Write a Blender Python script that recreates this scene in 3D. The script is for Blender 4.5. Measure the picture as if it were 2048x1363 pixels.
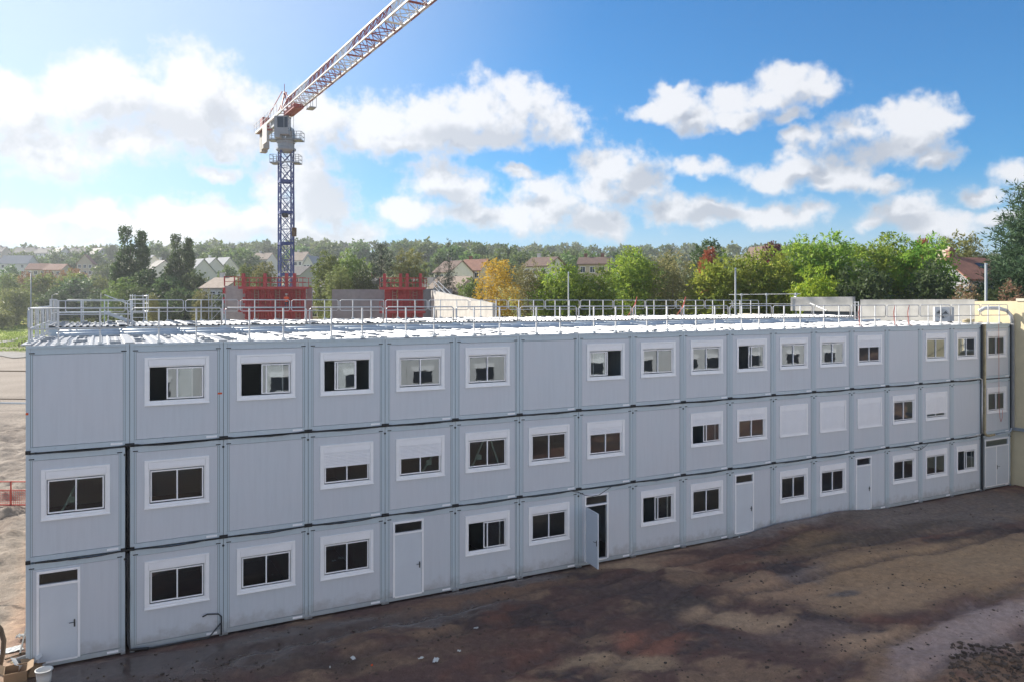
import bpy, math, random
import numpy as np
from mathutils import Vector, Matrix
R = math.radians
scene = bpy.context.scene
for o in list(bpy.data.objects): bpy.data.objects.remove(o)

# ------------------------------------------------------------------ camera
ZC, FPX, HY = 9.62, 1550.0, 602.5
cam_d = bpy.data.cameras.new("camera"); cam = bpy.data.objects.new("camera", cam_d)
scene.collection.objects.link(cam); scene.camera = cam
cam.location = (0, 0, ZC); cam.rotation_euler = (R(90), 0, 0)
cam_d.sensor_width = 36; cam_d.lens = 36 * FPX / 2048
cam_d.shift_y = -(681.5 - HY) / 2048
cam_d.clip_start = 0.1; cam_d.clip_end = 8000

# ------------------------------------------------------------------ light
SUN_AZ, SUN_EL = R(-57), R(29)          # azimuth from +Y, negative = left
sdir = Vector((math.sin(SUN_AZ) * math.cos(SUN_EL), math.cos(SUN_AZ) * math.cos(SUN_EL), math.sin(SUN_EL)))
sd = bpy.data.lights.new("sun", 'SUN'); sun = bpy.data.objects.new("sun", sd); scene.collection.objects.link(sun)
sd.energy = 4.8; sd.angle = R(0.55); sd.color = (1.0, 0.93, 0.82)
sun.rotation_euler = sdir.to_track_quat('Z', 'Y').to_euler(); sun.location = (-60, 40, 60)
SKY_STRENGTH = 0.10
vs = scene.view_settings
vs.view_transform = 'Standard'; vs.look = 'None'; vs.exposure = 1.05; vs.gamma = 1; vs.use_curve_mapping = False
scene.cycles.max_bounces = 6; scene.cycles.diffuse_bounces = 3; scene.cycles.glossy_bounces = 3
scene.cycles.transmission_bounces = 3; scene.cycles.transparent_max_bounces = 10; scene.cycles.volume_bounces = 0
scene.cycles.use_denoising = True

# ------------------------------------------------------------------ node helpers
class NT:
    def __init__(s, tree): s.t = tree
    def n(s, typ, **kw):
        nd = s.t.nodes.new(typ)
        for k, v in kw.items(): setattr(nd, k, v)
        return nd
    def link(s, a, b): s.t.links.new(a, b)
    def _in(s, sock, v):
        if v is None: return
        if isinstance(v, bpy.types.NodeSocket): s.link(v, sock)
        else: sock.default_value = v
    def m(s, op, a, b=None, c=None, clamp=False):
        nd = s.n('ShaderNodeMath', operation=op, use_clamp=clamp)
        s._in(nd.inputs[0], a); s._in(nd.inputs[1], b)
        if c is not None: s._in(nd.inputs[2], c)
        return nd.outputs[0]
    def v(s, op, a, b=None, out=0):
        nd = s.n('ShaderNodeVectorMath', operation=op)
        s._in(nd.inputs[0], a); s._in(nd.inputs[1], b)
        return nd.outputs[out]
    def noise(s, vec, scale, detail=4, rough=0.55, dist=0.0, out=0):
        nd = s.n('ShaderNodeTexNoise')
        if vec is not None: s.link(vec, nd.inputs['Vector'])
        nd.inputs['Scale'].default_value = scale; nd.inputs['Detail'].default_value = detail
        nd.inputs['Roughness'].default_value = rough; nd.inputs['Distortion'].default_value = dist
        return nd.outputs[out]
    def mix(s, f, a, b, blend='MIX'):
        nd = s.n('ShaderNodeMix', data_type='RGBA', blend_type=blend)
        s._in(nd.inputs[0], f)
        for i, c in ((6, a), (7, b)):
            if isinstance(c, bpy.types.NodeSocket): s.link(c, nd.inputs[i])
            else: nd.inputs[i].default_value = (*c, 1) if len(c) == 3 else c
        return nd.outputs[2]
    def sstep(s, x, lo, hi):
        nd = s.n('ShaderNodeMapRange', interpolation_type='SMOOTHSTEP')
        s._in(nd.inputs[0], x); s._in(nd.inputs[1], lo); s._in(nd.inputs[2], hi)
        return nd.outputs[0]

def px_dir(u, v):
    az = math.atan((u - 1024) / FPX)
    return az, math.atan((HY - v) / FPX * math.cos(az))

# ------------------------------------------------------------------ sky with clouds (world, by direction)
world = bpy.data.worlds.new("World"); scene.world = world; world.use_nodes = True
W = NT(world.node_tree); world.node_tree.nodes.clear()
sky = W.n('ShaderNodeTexSky', sky_type='NISHITA', sun_disc=False)
sky.sun_elevation = SUN_EL; sky.sun_rotation = SUN_AZ
sky.altitude = 100; sky.air_density = 1.0; sky.dust_density = 0.6; sky.ozone_density = 2.2
# blobs: u, v, ru, rv (photo pixels -> directions), all in one flat list
BLOBS = [
 (40,215,130,75),(150,190,110,75),(265,190,110,80),(385,165,95,85),(360,230,170,70),(500,215,90,65),(90,300,160,60),(255,285,120,45),
 (470,275,120,50),(20,170,80,40),(-120,230,150,120),
 (640,235,110,55),(760,245,120,60),(880,240,100,62),(945,205,75,58),(1040,212,80,52),(1105,245,70,40),(960,268,130,38),(780,275,150,30),
 (605,365,75,70),(640,395,75,80),(590,440,95,60),(680,420,40,55),(540,375,45,60),
 (410,425,80,45),(340,440,80,40),(190,455,120,42),(60,460,120,42),(470,455,80,40),(430,340,55,18),(300,475,150,25),(640,470,120,40),
 (870,360,72,50),(930,385,55,32),(830,425,75,32),(960,430,100,38),(1080,425,100,55),(1085,378,58,36),(1180,440,100,40),(1225,325,62,55),(1265,365,72,50),
 (1200,375,52,40),(1340,425,60,38),(1420,425,90,34),(1540,432,90,28),(1620,425,55,32),(1390,345,55,22),(1030,345,40,14),
 (1290,225,60,22),(1345,205,55,38),(1400,235,70,32),(1460,205,45,36),(1530,205,75,32),(1560,165,70,34),(1625,185,55,30),(1480,240,70,20),(1580,235,50,20),(1340,172,40,14),
 (1600,275,45,22),(1700,260,85,34),(1800,235,90,34),(1885,240,45,26),(1790,290,95,45),(1870,315,60,28),(1590,330,85,34),(1540,345,60,28),(1680,345,70,32),(1760,360,60,25),
 (1800,420,85,34),(1870,445,80,26),(1740,440,50,20),(2030,340,60,34),(1960,385,60,18),(2110,360,80,60),(1990,430,60,14),
]
tc = W.n('ShaderNodeTexCoord')
sep = W.n('ShaderNodeSeparateXYZ'); W.link(tc.outputs['Generated'], sep.inputs[0])
az = W.m('ARCTAN2', sep.outputs[0], sep.outputs[1])
el = W.m('ARCSINE', sep.outputs[2])
comb = W.n('ShaderNodeCombineXYZ'); W.link(az, comb.inputs[0]); W.link(el, comb.inputs[1])
P0 = comb.outputs[0]
# warp
wn = W.n('ShaderNodeTexNoise'); W.link(P0, wn.inputs['Vector'])
wn.inputs['Scale'].default_value = 14; wn.inputs['Detail'].default_value = 4; wn.inputs['Roughness'].default_value = 0.6
warp = W.v('SUBTRACT', wn.outputs[1], (0.5, 0.5, 0.5))
wsc = W.n('ShaderNodeVectorMath', operation='SCALE'); W.link(warp, wsc.inputs[0]); wsc.inputs[3].default_value = 0.05
P1 = W.v('ADD', P0, wsc.outputs[0])
fld = bpy.data.node_groups.new("cloud_field", 'ShaderNodeTree')
fld.interface.new_socket("P", in_out='INPUT', socket_type='NodeSocketVector')
fld.interface.new_socket("Field", in_out='OUTPUT', socket_type='NodeSocketFloat')
G = NT(fld); gi = G.n('NodeGroupInput'); go = G.n('NodeGroupOutput')
flat = G.v('MULTIPLY', gi.outputs[0], (1, 1, 0))
acc = None
for (u, v, ru, rv) in BLOBS:
    ru, rv = ru * 1.20, rv * 1.20
    a0, e0 = px_dir(u, v); a1, _ = px_dir(u + ru, v); _, e1 = px_dir(u, v - rv)
    d = G.v('SUBTRACT', flat, (a0, e0, 0))
    d = G.v('MULTIPLY', d, (1 / abs(a1 - a0), 1 / abs(e1 - e0), 0))
    d = G.v('LENGTH', d, out=1)
    w = G.m('SUBTRACT', 1.0, d)
    acc = w if acc is None else G.m('SMOOTH_MAX', acc, w, 0.35)
G.link(acc, go.inputs[0])
def cloud(P, Pn):
    g = W.n('ShaderNodeGroup'); g.node_tree = fld; W.link(P, g.inputs[0])
    n1 = W.noise(Pn, 17, 8, 0.60)
    n2 = W.noise(Pn, 60, 4, 0.55)
    f = W.m('ADD', g.outputs[0], W.m('MULTIPLY', W.m('SUBTRACT', n1, 0.5), 2.1))
    return W.m('ADD', f, W.m('MULTIPLY', W.m('SUBTRACT', n2, 0.5), 0.75))
f0 = cloud(P1, P0)
off = (-0.024, 0.036, 0)
f1 = cloud(W.v('ADD', P1, off), W.v('ADD', P0, off))
# added cloud for the unseen sky, thickened and brightened to light the facade
frest = W.m('SUBTRACT', W.noise(tc.outputs['Generated'], 3.0, 5, 0.6), 0.44)
frest = W.m('MULTIPLY', frest, 5.0)
mask = W.sstep(f0, -0.10, 0.62)
lit = W.sstep(W.m('SUBTRACT', f0, f1), -0.55, 0.6)
dens = W.sstep(f0, 0.0, 0.8)
# closeness to the sun brightens the rims and the air
sdot = W.v('DOT_PRODUCT', tc.outputs['Generated'], tuple(sdir), out=1)
near = W.sstep(sdot, 0.25, 0.98)
shade = W.m('MULTIPLY', W.m('SUBTRACT', 1.0, lit), W.m('ADD', W.m('MULTIPLY', dens, 0.85), 0.30), clamp=True)
dk = None
for (u, v, ru, rv) in [(655, 395, 85, 85), (320, 245, 190, 48), (1290, 360, 52, 36), (890, 392, 56, 26), (1185, 448, 66, 30), (1420, 432, 80, 24), (960, 270, 170, 34), (560, 478, 200, 30), (1720, 300, 130, 40), (1620, 352, 60, 14), (1800, 440, 80, 22), (1560, 238, 80, 16), (150, 475, 160, 22)]:
    a0, e0 = px_dir(u, v); a1, _ = px_dir(u + ru, v); _, e1 = px_dir(u, v - rv)
    d = W.v('MULTIPLY', W.v('SUBTRACT', P1, (a0, e0, 0)), (1 / abs(a1 - a0), 1 / abs(e1 - e0), 0))
    w = W.m('SUBTRACT', 1.0, W.v('LENGTH', d, out=1)); dk = w if dk is None else W.m('MAXIMUM', dk, w)
dk = W.sstep(W.m('ADD', dk, W.m('MULTIPLY', W.m('SUBTRACT', W.noise(P0, 24, 5, 0.6), 0.5), 0.9)), -0.1, 0.55)
shade = W.m('MAXIMUM', shade, W.m('MULTIPLY', dk, 0.78))
ccol = W.mix(shade, (4.5, 4.52, 4.65), (2.15, 2.33, 2.7))
ccol = W.mix(W.m('MULTIPLY', near, 0.32), ccol, (5.6, 5.55, 5.5))
skyc = W.mix(1.0, sky.outputs[0], (0.155, 0.49, 0.74), 'MULTIPLY')
skyc = W.mix(W.m('MULTIPLY', W.sstep(sdot, 0.52, 0.97), 0.72), skyc, (4.0, 4.3, 4.9))
skyc = W.mix(W.sstep(el, 0.16, -0.01), skyc, (2.7, 3.35, 4.0))
res = W.mix(W.m('MULTIPLY', mask, 0.93), skyc, ccol)
bg = W.n('ShaderNodeBackground'); W.link(res, bg.inputs[0]); bg.inputs[1].default_value = SKY_STRENGTH
res2 = W.mix(W.m('MULTIPLY', W.sstep(frest, 0.0, 1.0), 0.9), skyc, (5.2, 5.1, 5.0))
bg2 = W.n('ShaderNodeBackground'); W.link(res2, bg2.inputs[0]); bg2.inputs[1].default_value = SKY_STRENGTH
front = W.m('MULTIPLY', W.m('LESS_THAN', W.m('ABSOLUTE', az), 0.78), W.m('MULTIPLY', W.m('GREATER_THAN', el, -0.02), W.m('LESS_THAN', el, 0.50)))
mxs = W.n('ShaderNodeMixShader'); W.link(front, mxs.inputs[0]); W.link(bg2.outputs[0], mxs.inputs[1]); W.link(bg.outputs[0], mxs.inputs[2])
wo = W.n('ShaderNodeOutputWorld'); W.link(mxs.outputs[0], wo.inputs[0])
world.cycles.sampling_method = 'MANUAL'; world.cycles.sample_map_resolution = 512

# ------------------------------------------------------------------ materials
MATS = {}
def mat(name, col, rough=0.6, metal=0.0, var=0.0, vscale=2.0, bump=0.0, bscale=30, spec=0.5, col2=None, stretch=(1, 1, 1), coord='Object', detail=5):
    if name in MATS: return MATS[name]
    m = bpy.data.materials.new(name); m.use_nodes = True; N = NT(m.node_tree)
    b = m.node_tree.nodes['Principled BSDF']
    b.inputs['Roughness'].default_value = rough; b.inputs['Metallic'].default_value = metal
    b.inputs['Specular IOR Level'].default_value = spec
    b.inputs['Base Color'].default_value = (*col, 1)
    t = N.n('ShaderNodeTexCoord'); mp = N.n('ShaderNodeMapping'); N.link(t.outputs[coord], mp.inputs[0]); mp.inputs['Scale'].default_value = stretch
    if var or col2:
        f = N.noise(mp.outputs[0], vscale, detail, 0.6)
        f = N.sstep(f, 0.3, 0.7)
        c2 = col2 if col2 else tuple(max(0, c * (1 - var)) for c in col)
        N.link(N.mix(f, col, c2), b.inputs['Base Color'])
    if bump:
        bn = N.n('ShaderNodeBump'); bn.inputs['Strength'].default_value = bump; bn.inputs['Distance'].default_value = 0.02
        N.link(N.noise(mp.outputs[0], bscale, 4, 0.6), bn.inputs['Height']); N.link(bn.outputs[0], b.inputs['Normal'])
    MATS[name] = m; return m

def panel_material(name, col, dirt):
    """coated steel: faint vertical streaks, washed dirt, a slightly wavy sheet"""
    m = bpy.data.materials.new(name); m.use_nodes = True; N = NT(m.node_tree); b = m.node_tree.nodes['Principled BSDF']
    t = N.n('ShaderNodeTexCoord'); info = N.n('ShaderNodeObjectInfo')
    co = N.v('ADD', t.outputs['Object'], info.outputs['Location'])
    mp = N.n('ShaderNodeMapping'); N.link(co, mp.inputs[0]); mp.inputs['Scale'].default_value = (5, 5, 0.35)
    st = N.sstep(N.noise(mp.outputs[0], 2.2, 5, 0.65), 0.35, 0.75)
    big = N.sstep(N.noise(co, 0.8, 3, 0.5), 0.3, 0.7)
    sp = N.sstep(N.noise(co, 14, 5, 0.7), 0.62, 0.8)
    c = N.mix(N.m('MULTIPLY', st, 0.30), col, tuple(x * 0.80 for x in col))
    c = N.mix(N.m('MULTIPLY', big, 0.35), c, (col[0] * 1.06, col[1] * 0.98, col[2] * 0.97))
    sz = N.n('ShaderNodeSeparateXYZ'); N.link(t.outputs['Object'], sz.inputs[0])
    c = N.mix(N.m('MULTIPLY', info.outputs['Random'], 0.10), c, (col[0] * 0.72, col[1] * 0.76, col[2] * 0.80))
    rowz = N.n('ShaderNodeSeparateXYZ'); N.link(info.outputs['Location'], rowz.inputs[0])
    splash = N.m('MULTIPLY', N.sstep(N.m('ADD', sz.outputs[2], N.m('MULTIPLY', N.m('SUBTRACT', N.noise(co, 3.5, 5, 0.65), 0.5), 0.9)), 0.55, 0.05), N.m('LESS_THAN', rowz.outputs[2], 0.5))
    c = N.mix(N.m('MULTIPLY', splash, 0.42), c, (0.20, 0.165, 0.135))
    low = N.sstep(sz.outputs[2], 0.42, 0.1)
    c = N.mix(N.m('MULTIPLY', N.m('MULTIPLY', sp, low), dirt), c, (0.16, 0.13, 0.10))
    N.link(c, b.inputs['Base Color']); b.inputs['Roughness'].default_value = 0.48
    bn = N.n('ShaderNodeBump'); bn.inputs['Strength'].default_value = 0.12; bn.inputs['Distance'].default_value = 0.03
    mp2 = N.n('ShaderNodeMapping'); N.link(co, mp2.inputs[0]); mp2.inputs['Scale'].default_value = (3, 3, 0.5)
    N.link(N.noise(mp2.outputs[0], 1.6, 2, 0.4), bn.inputs['Height']); N.link(bn.outputs[0], b.inputs['Normal'])
    MATS[name] = m; return m

def glass_material():
    m = bpy.data.materials.new("window_glass"); m.use_nodes = True; N = NT(m.node_tree); m.node_tree.nodes.clear()
    tr = N.n('ShaderNodeBsdfTransparent'); tr.inputs[0].default_value = (0.62, 0.66, 0.66, 1)
    gl = N.n('ShaderNodeBsdfGlossy'); gl.inputs['Roughness'].default_value = 0.015; gl.inputs[0].default_value = (0.80, 0.90, 1.0, 1)
    t = N.n('ShaderNodeTexCoord'); info = N.n('ShaderNodeObjectInfo')
    co = N.v('ADD', t.outputs['Object'], info.outputs['Location'])
    bn = N.n('ShaderNodeBump'); bn.inputs['Strength'].default_value = 0.06; bn.inputs['Distance'].default_value = 0.02
    N.link(N.noise(co, 1.8, 2, 0.5), bn.inputs['Height']); N.link(bn.outputs[0], gl.inputs['Normal'])
    fr = N.n('ShaderNodeFresnel'); fr.inputs[0].default_value = 1.5
    f = N.m('ADD', N.m('MULTIPLY', fr.outputs[0], 2.6), 0.05, clamp=True)
    mx = N.n('ShaderNodeMixShader'); N.link(f, mx.inputs[0]); N.link(tr.outputs[0], mx.inputs[1]); N.link(gl.outputs[0], mx.inputs[2])
    o = N.n('ShaderNodeOutputMaterial'); N.link(mx.outputs[0], o.inputs[0])
    MATS['window_glass'] = m; return m

def leaf_material(name, c1, c2, trans=0.35):
    m = bpy.data.materials.new(name); m.use_nodes = True; N = NT(m.node_tree); m.node_tree.nodes.clear()
    at = N.n('ShaderNodeAttribute', attribute_name='tint')
    info = N.n('ShaderNodeObjectInfo')
    c = N.mix(at.outputs['Fac'], c1, c2)
    hs = N.n('ShaderNodeHueSaturation'); N.link(c, hs.inputs['Color'])
    N.link(N.m('ADD', N.m('MULTIPLY', info.outputs['Random'], 0.05), 0.475), hs.inputs['Hue'])
    N.link(N.m('ADD', N.m('MULTIPLY', info.outputs['Random'], 0.35), 0.82), hs.inputs['Value'])
    d = N.n('ShaderNodeBsdfPrincipled'); N.link(hs.outputs[0], d.inputs['Base Color']); d.inputs['Roughness'].default_value = 0.55
    d.inputs['Specular IOR Level'].default_value = 0.25
    tl = N.n('ShaderNodeBsdfTranslucent'); N.link(hs.outputs[0], tl.inputs[0])
    mx = N.n('ShaderNodeMixShader'); mx.inputs[0].default_value = trans
    N.link(d.outputs[0], mx.inputs[1]); N.link(tl.outputs[0], mx.inputs[2])
    o = N.n('ShaderNodeOutputMaterial'); N.link(mx.outputs[0], o.inputs[0])
    MATS[name] = m; return m

WALLC = (0.42, 0.455, 0.485)
panel_material("cabin_panel", (0.605, 0.635, 0.675), 0.5)
panel_material("cabin_frame", (0.51, 0.59, 0.635), 0.8)
glass_material()
mat("white_plastic", (0.93, 0.92, 0.92), 0.4, var=0.06, vscale=3)
mat("shutter_white", (0.91, 0.90, 0.91), 0.5, var=0.05)
mat("door_leaf", (0.63, 0.665, 0.71), 0.45, var=0.05, vscale=1.2)
mat("aluminium", (0.50, 0.55, 0.60), 0.35, metal=0.6)
mat("galvanised", (0.55, 0.58, 0.61), 0.42, metal=0.75, var=0.25, vscale=8)
mat("rail_paint", (0.62, 0.63, 0.64), 0.45, metal=0.25, var=0.12, vscale=5)
mat("roof_sheet", (0.43, 0.435, 0.45), 0.42, metal=0.3, var=0.25, vscale=1.5, bump=0.05, bscale=6)
mat("black_rubber", (0.012, 0.012, 0.014), 0.6)
mat("dark_steel", (0.05, 0.055, 0.06), 0.5, metal=0.4)
mat("interior", (0.30, 0.30, 0.30), 0.8)
mat("interior_floor", (0.10, 0.085, 0.07), 0.6)
mat("duct_shade_blue", (0.52, 0.58, 0.64), 0.55, metal=0.2, var=0.2, vscale=3)  # blue of the shaded galvanised pipes put into the colour
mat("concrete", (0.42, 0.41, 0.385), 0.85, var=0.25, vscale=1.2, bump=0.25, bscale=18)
mat("concrete_shaded", (0.27, 0.275, 0.28), 0.85, var=0.22, vscale=1.0, bump=0.25, bscale=14)  # concrete darkened in colour for the walls standing in shade
mat("render_yellow", (0.68, 0.58, 0.38), 0.85, var=0.08, vscale=2, bump=0.15, bscale=60)
mat("render_trim", (0.62, 0.57, 0.45), 0.8)
mat("crane_blue", (0.04, 0.065, 0.21), 0.45)
mat("crane_grey", (0.30, 0.33, 0.36), 0.5, var=0.1)
mat("crane_white", (0.66, 0.66, 0.66), 0.45, var=0.1)
mat("crane_red", (0.30, 0.055, 0.05), 0.5, var=0.15)
mat("form_red", (0.42, 0.045, 0.05), 0.55, var=0.35, vscale=1.2)
mat("form_red_dark", (0.36, 0.03, 0.038), 0.6, var=0.3, vscale=2)
mat("net_grey", (0.36, 0.36, 0.36), 0.8, var=0.2)
mat("bark", (0.09, 0.07, 0.05), 0.9, var=0.4, vscale=4)
mat("bark_pale", (0.30, 0.28, 0.25), 0.9, var=0.5, vscale=5)
mat("orange_vest", (0.75, 0.10, 0.02), 0.7)
mat("skin", (0.42, 0.26, 0.19), 0.6)
mat("navy_cloth", (0.03, 0.035, 0.06), 0.8)
mat("cardboard", (0.32, 0.21, 0.12), 0.85, var=0.2)
mat("paper_white", (0.66, 0.66, 0.64), 0.7, var=0.12)
mat("plastic_grey", (0.42, 0.43, 0.44), 0.4)
mat("tape_red", (0.55, 0.09, 0.06), 0.6)
mat("prop_green", (0.30, 0.45, 0.38), 0.5)
mat("insulation", (0.50, 0.42, 0.26), 0.75, var=0.3, vscale=6, bump=0.3, bscale=20)
mat("wood_old", (0.16, 0.11, 0.07), 0.85, var=0.4)
mat("asphalt_pale", (0.20, 0.19, 0.18), 0.9, var=0.25, vscale=0.6)
mat("house_white", (0.66, 0.64, 0.60), 0.85, var=0.08)
mat("house_cream", (0.50, 0.43, 0.33), 0.85, var=0.08)
mat("house_grey", (0.30, 0.31, 0.33), 0.85, var=0.08)
mat("roof_slate", (0.085, 0.08, 0.085), 0.75, var=0.3, vscale=1.5, bump=0.3, bscale=12)
mat("roof_brown", (0.15, 0.095, 0.075), 0.8, var=0.3, vscale=1.5, bump=0.3, bscale=12)
mat("roof_tile", (0.27, 0.125, 0.085), 0.8, var=0.3, vscale=1.5, bump=0.3, bscale=12)
mat("roof_beige", (0.33, 0.26, 0.21), 0.8, var=0.25, vscale=1.5)
mat("window_dark", (0.03, 0.035, 0.045), 0.12)
mat("cab_glass", (0.04, 0.05, 0.065), 0.1)

# ------------------------------------------------------------------ mesh builder
C = scene.collection
class MB:
    def __init__(s): s.v = []; s.f = []; s.mi = []; s.cur = 0
    def add(s, vs, fs):
        k = len(s.v); s.v += [tuple(p) for p in vs]; s.f += [tuple(i + k for i in f) for f in fs]; s.mi += [s.cur] * len(fs); return s
    def box(s, x0, x1, y0, y1, z0, z1):
        vs = [(x, y, z) for z in (z0, z1) for y in (y0, y1) for x in (x0, x1)]
        return s.add(vs, [(0, 2, 3, 1), (4, 5, 7, 6), (0, 1, 5, 4), (2, 6, 7, 3), (0, 4, 6, 2), (1, 3, 7, 5)])
    def bar(s, p, q, w, h=None, up=(0, 0, 1)):
        """square bar from p to q"""
        h = h or w; p = Vector(p); q = Vector(q); d = (q - p)
        if d.length < 1e-6: return s
        d.normalize(); u = Vector(up)
        if abs(d.dot(u)) > 0.98: u = Vector((1, 0, 0))
        a = d.cross(u).normalized(); b = a.cross(d)
        vs = [e + a * (sx * w / 2) + b * (sy * h / 2) for e in (p, q) for sx, sy in ((-1, -1), (1, -1), (1, 1), (-1, 1))]
        return s.add(vs, [(3, 2, 1, 0), (4, 5, 6, 7), (0, 1, 5, 4), (1, 2, 6, 5), (2, 3, 7, 6), (3, 0, 4, 7)])
    def tube(s, pts, r, n=8, r2=None, cap=True):
        pts = [Vector(p) for p in pts]; L = len(pts); rings = []
        ref = None
        for i, p in enumerate(pts):
            d = (pts[min(i + 1, L - 1)] - pts[max(i - 1, 0)])
            if d.length < 1e-9: d = Vector((0, 0, 1))
            d.normalize()
            if ref is None or abs(ref.dot(d)) > 0.95: ref = Vector((0, 0, 1)) if abs(d.z) < 0.9 else Vector((1, 0, 0))
            a = d.cross(ref).normalized(); b = a.cross(d).normalized(); ref = b
            rr = r if r2 is None else r + (r2 - r) * i / max(1, L - 1)
            rings.append([p + (a * math.cos(t) + b * math.sin(t)) * rr for t in [2 * math.pi * k / n for k in range(n)]])
        vs = [q for rg in rings for q in rg]; fs = []
        for i in range(L - 1):
            for k in range(n):
                fs.append((i * n + k, i * n + (k + 1) % n, (i + 1) * n + (k + 1) % n, (i + 1) * n + k))
        if cap: fs.append(tuple(range(n - 1, -1, -1))); fs.append(tuple((L - 1) * n + k for k in range(n)))
        return s.add(vs, fs)
    def prism(s, poly, y0, y1):
        """poly in (x,z), extruded in y"""
        n = len(poly); vs = [(x, y0, z) for x, z in poly] + [(x, y1, z) for x, z in poly]
        return s.add(vs, [tuple(range(n)), tuple(range(2 * n - 1, n - 1, -1))] + [(i, i + n, (i + 1) % n + n, (i + 1) % n) for i in range(n)])
    def lathe(s, prof, c=(0, 0, 0), n=16):
        vs = []; fs = []
        for r, z in prof: vs += [(c[0] + r * math.cos(2 * math.pi * k / n), c[1] + r * math.sin(2 * math.pi * k / n), c[2] + z) for k in range(n)]
        for i in range(len(prof) - 1):
            for k in range(n): fs.append((i * n + k, i * n + (k + 1) % n, (i + 1) * n + (k + 1) % n, (i + 1) * n + k))
        fs.append(tuple(range(n - 1, -1, -1))); fs.append(tuple((len(prof) - 1) * n + k for k in range(n)))
        return s.add(vs, fs)
    def mesh(s, name, mats, smooth=False):
        me = bpy.data.meshes.new(name); me.from_pydata(s.v, [], s.f)
        for m in (mats if isinstance(mats, (list, tuple)) else [mats]): me.materials.append(MATS[m])
        if any(s.mi): me.polygons.foreach_set('material_index', s.mi)
        if smooth: me.polygons.foreach_set('use_smooth', [True] * len(me.polygons))
        me.update(); return me

def link(name, me, parent=None, loc=None, rz=0):
    o = bpy.data.objects.new(name, me); C.objects.link(o)
    if parent: o.parent = parent
    if loc is not None: o.location = loc
    if rz: o.rotation_euler.z = rz
    return o
def part(name, mb, m, parent, smooth=False, loc=None): return link(name, mb.mesh(name, m, smooth), parent, loc)
def tag(o, label, cat, group=None, kind=None):
    if label: o['label'] = label
    if cat: o['category'] = cat
    if group: o['group'] = group
    if kind: o['kind'] = kind
    return o
def thing(name, label, cat, loc=(0, 0, 0), rz=0, group=None):
    return tag(link(name, None, None, loc, rz), label, cat, group)
def solo(name, mb, m, label, cat, group=None, loc=None, rz=0, smooth=False):
    return tag(link(name, mb.mesh(name, m, smooth), None, loc, rz), label, cat, group)
def setting(name, mb, m, kind='structure'):
    o = link(name, mb.mesh(name, m) if isinstance(mb, MB) else mb); o['kind'] = kind; return o
def kids(o): return [c for c in C.objects if c.parent == o]
def dup(root, loc, rz, label, sc=None, cache={}):
    if root.name not in cache: cache[root.name] = [(c, kids(c)) for c in kids(root)]
    r = root.copy(); C.objects.link(r); r.location = loc; r.rotation_euler = (0, 0, rz)
    if sc is not None: r.scale = sc
    if label: r['label'] = label
    for c, gs in cache[root.name]:
        k = c.copy(); C.objects.link(k); k.parent = r
        for g in gs:
            h = g.copy(); C.objects.link(h); h.parent = k
    return r

ORD = ['first', 'second', 'third', 'fourth', 'fifth', 'sixth', 'seventh', 'eighth', 'ninth', 'tenth', 'eleventh', 'twelfth', 'thirteenth',
       'fourteenth', 'fifteenth', 'sixteenth', 'seventeenth', 'eighteenth', 'nineteenth', 'twentieth']

# building frame: local x along the facade, y into the building
TH = math.atan(FPX / 2930.0); CT, ST = math.cos(TH), math.sin(TH)
PITCH = 2.44; Y0 = PITCH * ST / 0.056484; X0 = (51.4 - 1024) / FPX * Y0
def F(x, y, z=0.0): return Vector((X0 + x * CT - y * ST, Y0 + x * ST + y * CT, z))
def at(u, v, Y): return Vector(((u - 1024) / FPX * Y, Y, ZC + (HY - v) / FPX * Y))
def gp(u, v, z=0.0):
    Y = (ZC - z) * FPX / (v - HY); return ((u - 1024) / FPX * Y, Y)

# ------------------------------------------------------------------ numpy noise
_rng = np.random.default_rng(7); _T = _rng.random((256, 256))
def vnoise(x, y):
    xi = np.floor(x).astype(int); yi = np.floor(y).astype(int); fx = x - xi; fy = y - yi
    fx = fx * fx * (3 - 2 * fx); fy = fy * fy * (3 - 2 * fy)
    g = lambda a, b: _T[a % 256, b % 256]
    return (g(xi, yi) * (1 - fx) + g(xi + 1, yi) * fx) * (1 - fy) + (g(xi, yi + 1) * (1 - fx) + g(xi + 1, yi + 1) * fx) * fy
def fbm(x, y, o=5, g=0.5):
    s = np.zeros_like(x); a = 1.0; t = 0
    for i in range(o): s = s + a * vnoise(x * 2 ** i + 17.3 * i, y * 2 ** i + 9.1 * i); t += a; a *= g
    return s / t
def sst(x, a, b):
    t = np.clip((x - a) / (b - a), 0, 1); return t * t * (3 - 2 * t)

# ------------------------------------------------------------------ terrain
def hill(X, Y):
    X = np.asarray(X, float); Y = np.asarray(Y, float)
    t = np.clip((Y - 120) / 480, 0, 1)
    z = 41 * t ** 1.3 + np.clip(Y - 600, 0, 500) * 0.050
    a = X / np.maximum(Y, 20)
    z = z + sst(a, -0.50, -0.36) * sst(Y, 70, 125) * 4.0
    z = z - sst(a, 0.35, 0.8) * sst(Y, 200, 600) * 14
    z = z + sst(Y, 180, 400) * (fbm(X / 160, Y / 160, 3) - 0.5) * 10
    return z
TRACKS = [[gp(u, v) for u, v in t] for t in ([(2100, 1195), (1930, 1262), (1800, 1325), (1660, 1420)], [(1150, 1150), (1330, 1112), (1480, 1078), (1620, 1048), (1800, 1010)], [(1020, 1400), (1250, 1260), (1450, 1175), (1660, 1128), (1980, 1058)], [(500, 1330), (800, 1262), (1050, 1205), (1260, 1150)])]
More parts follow.
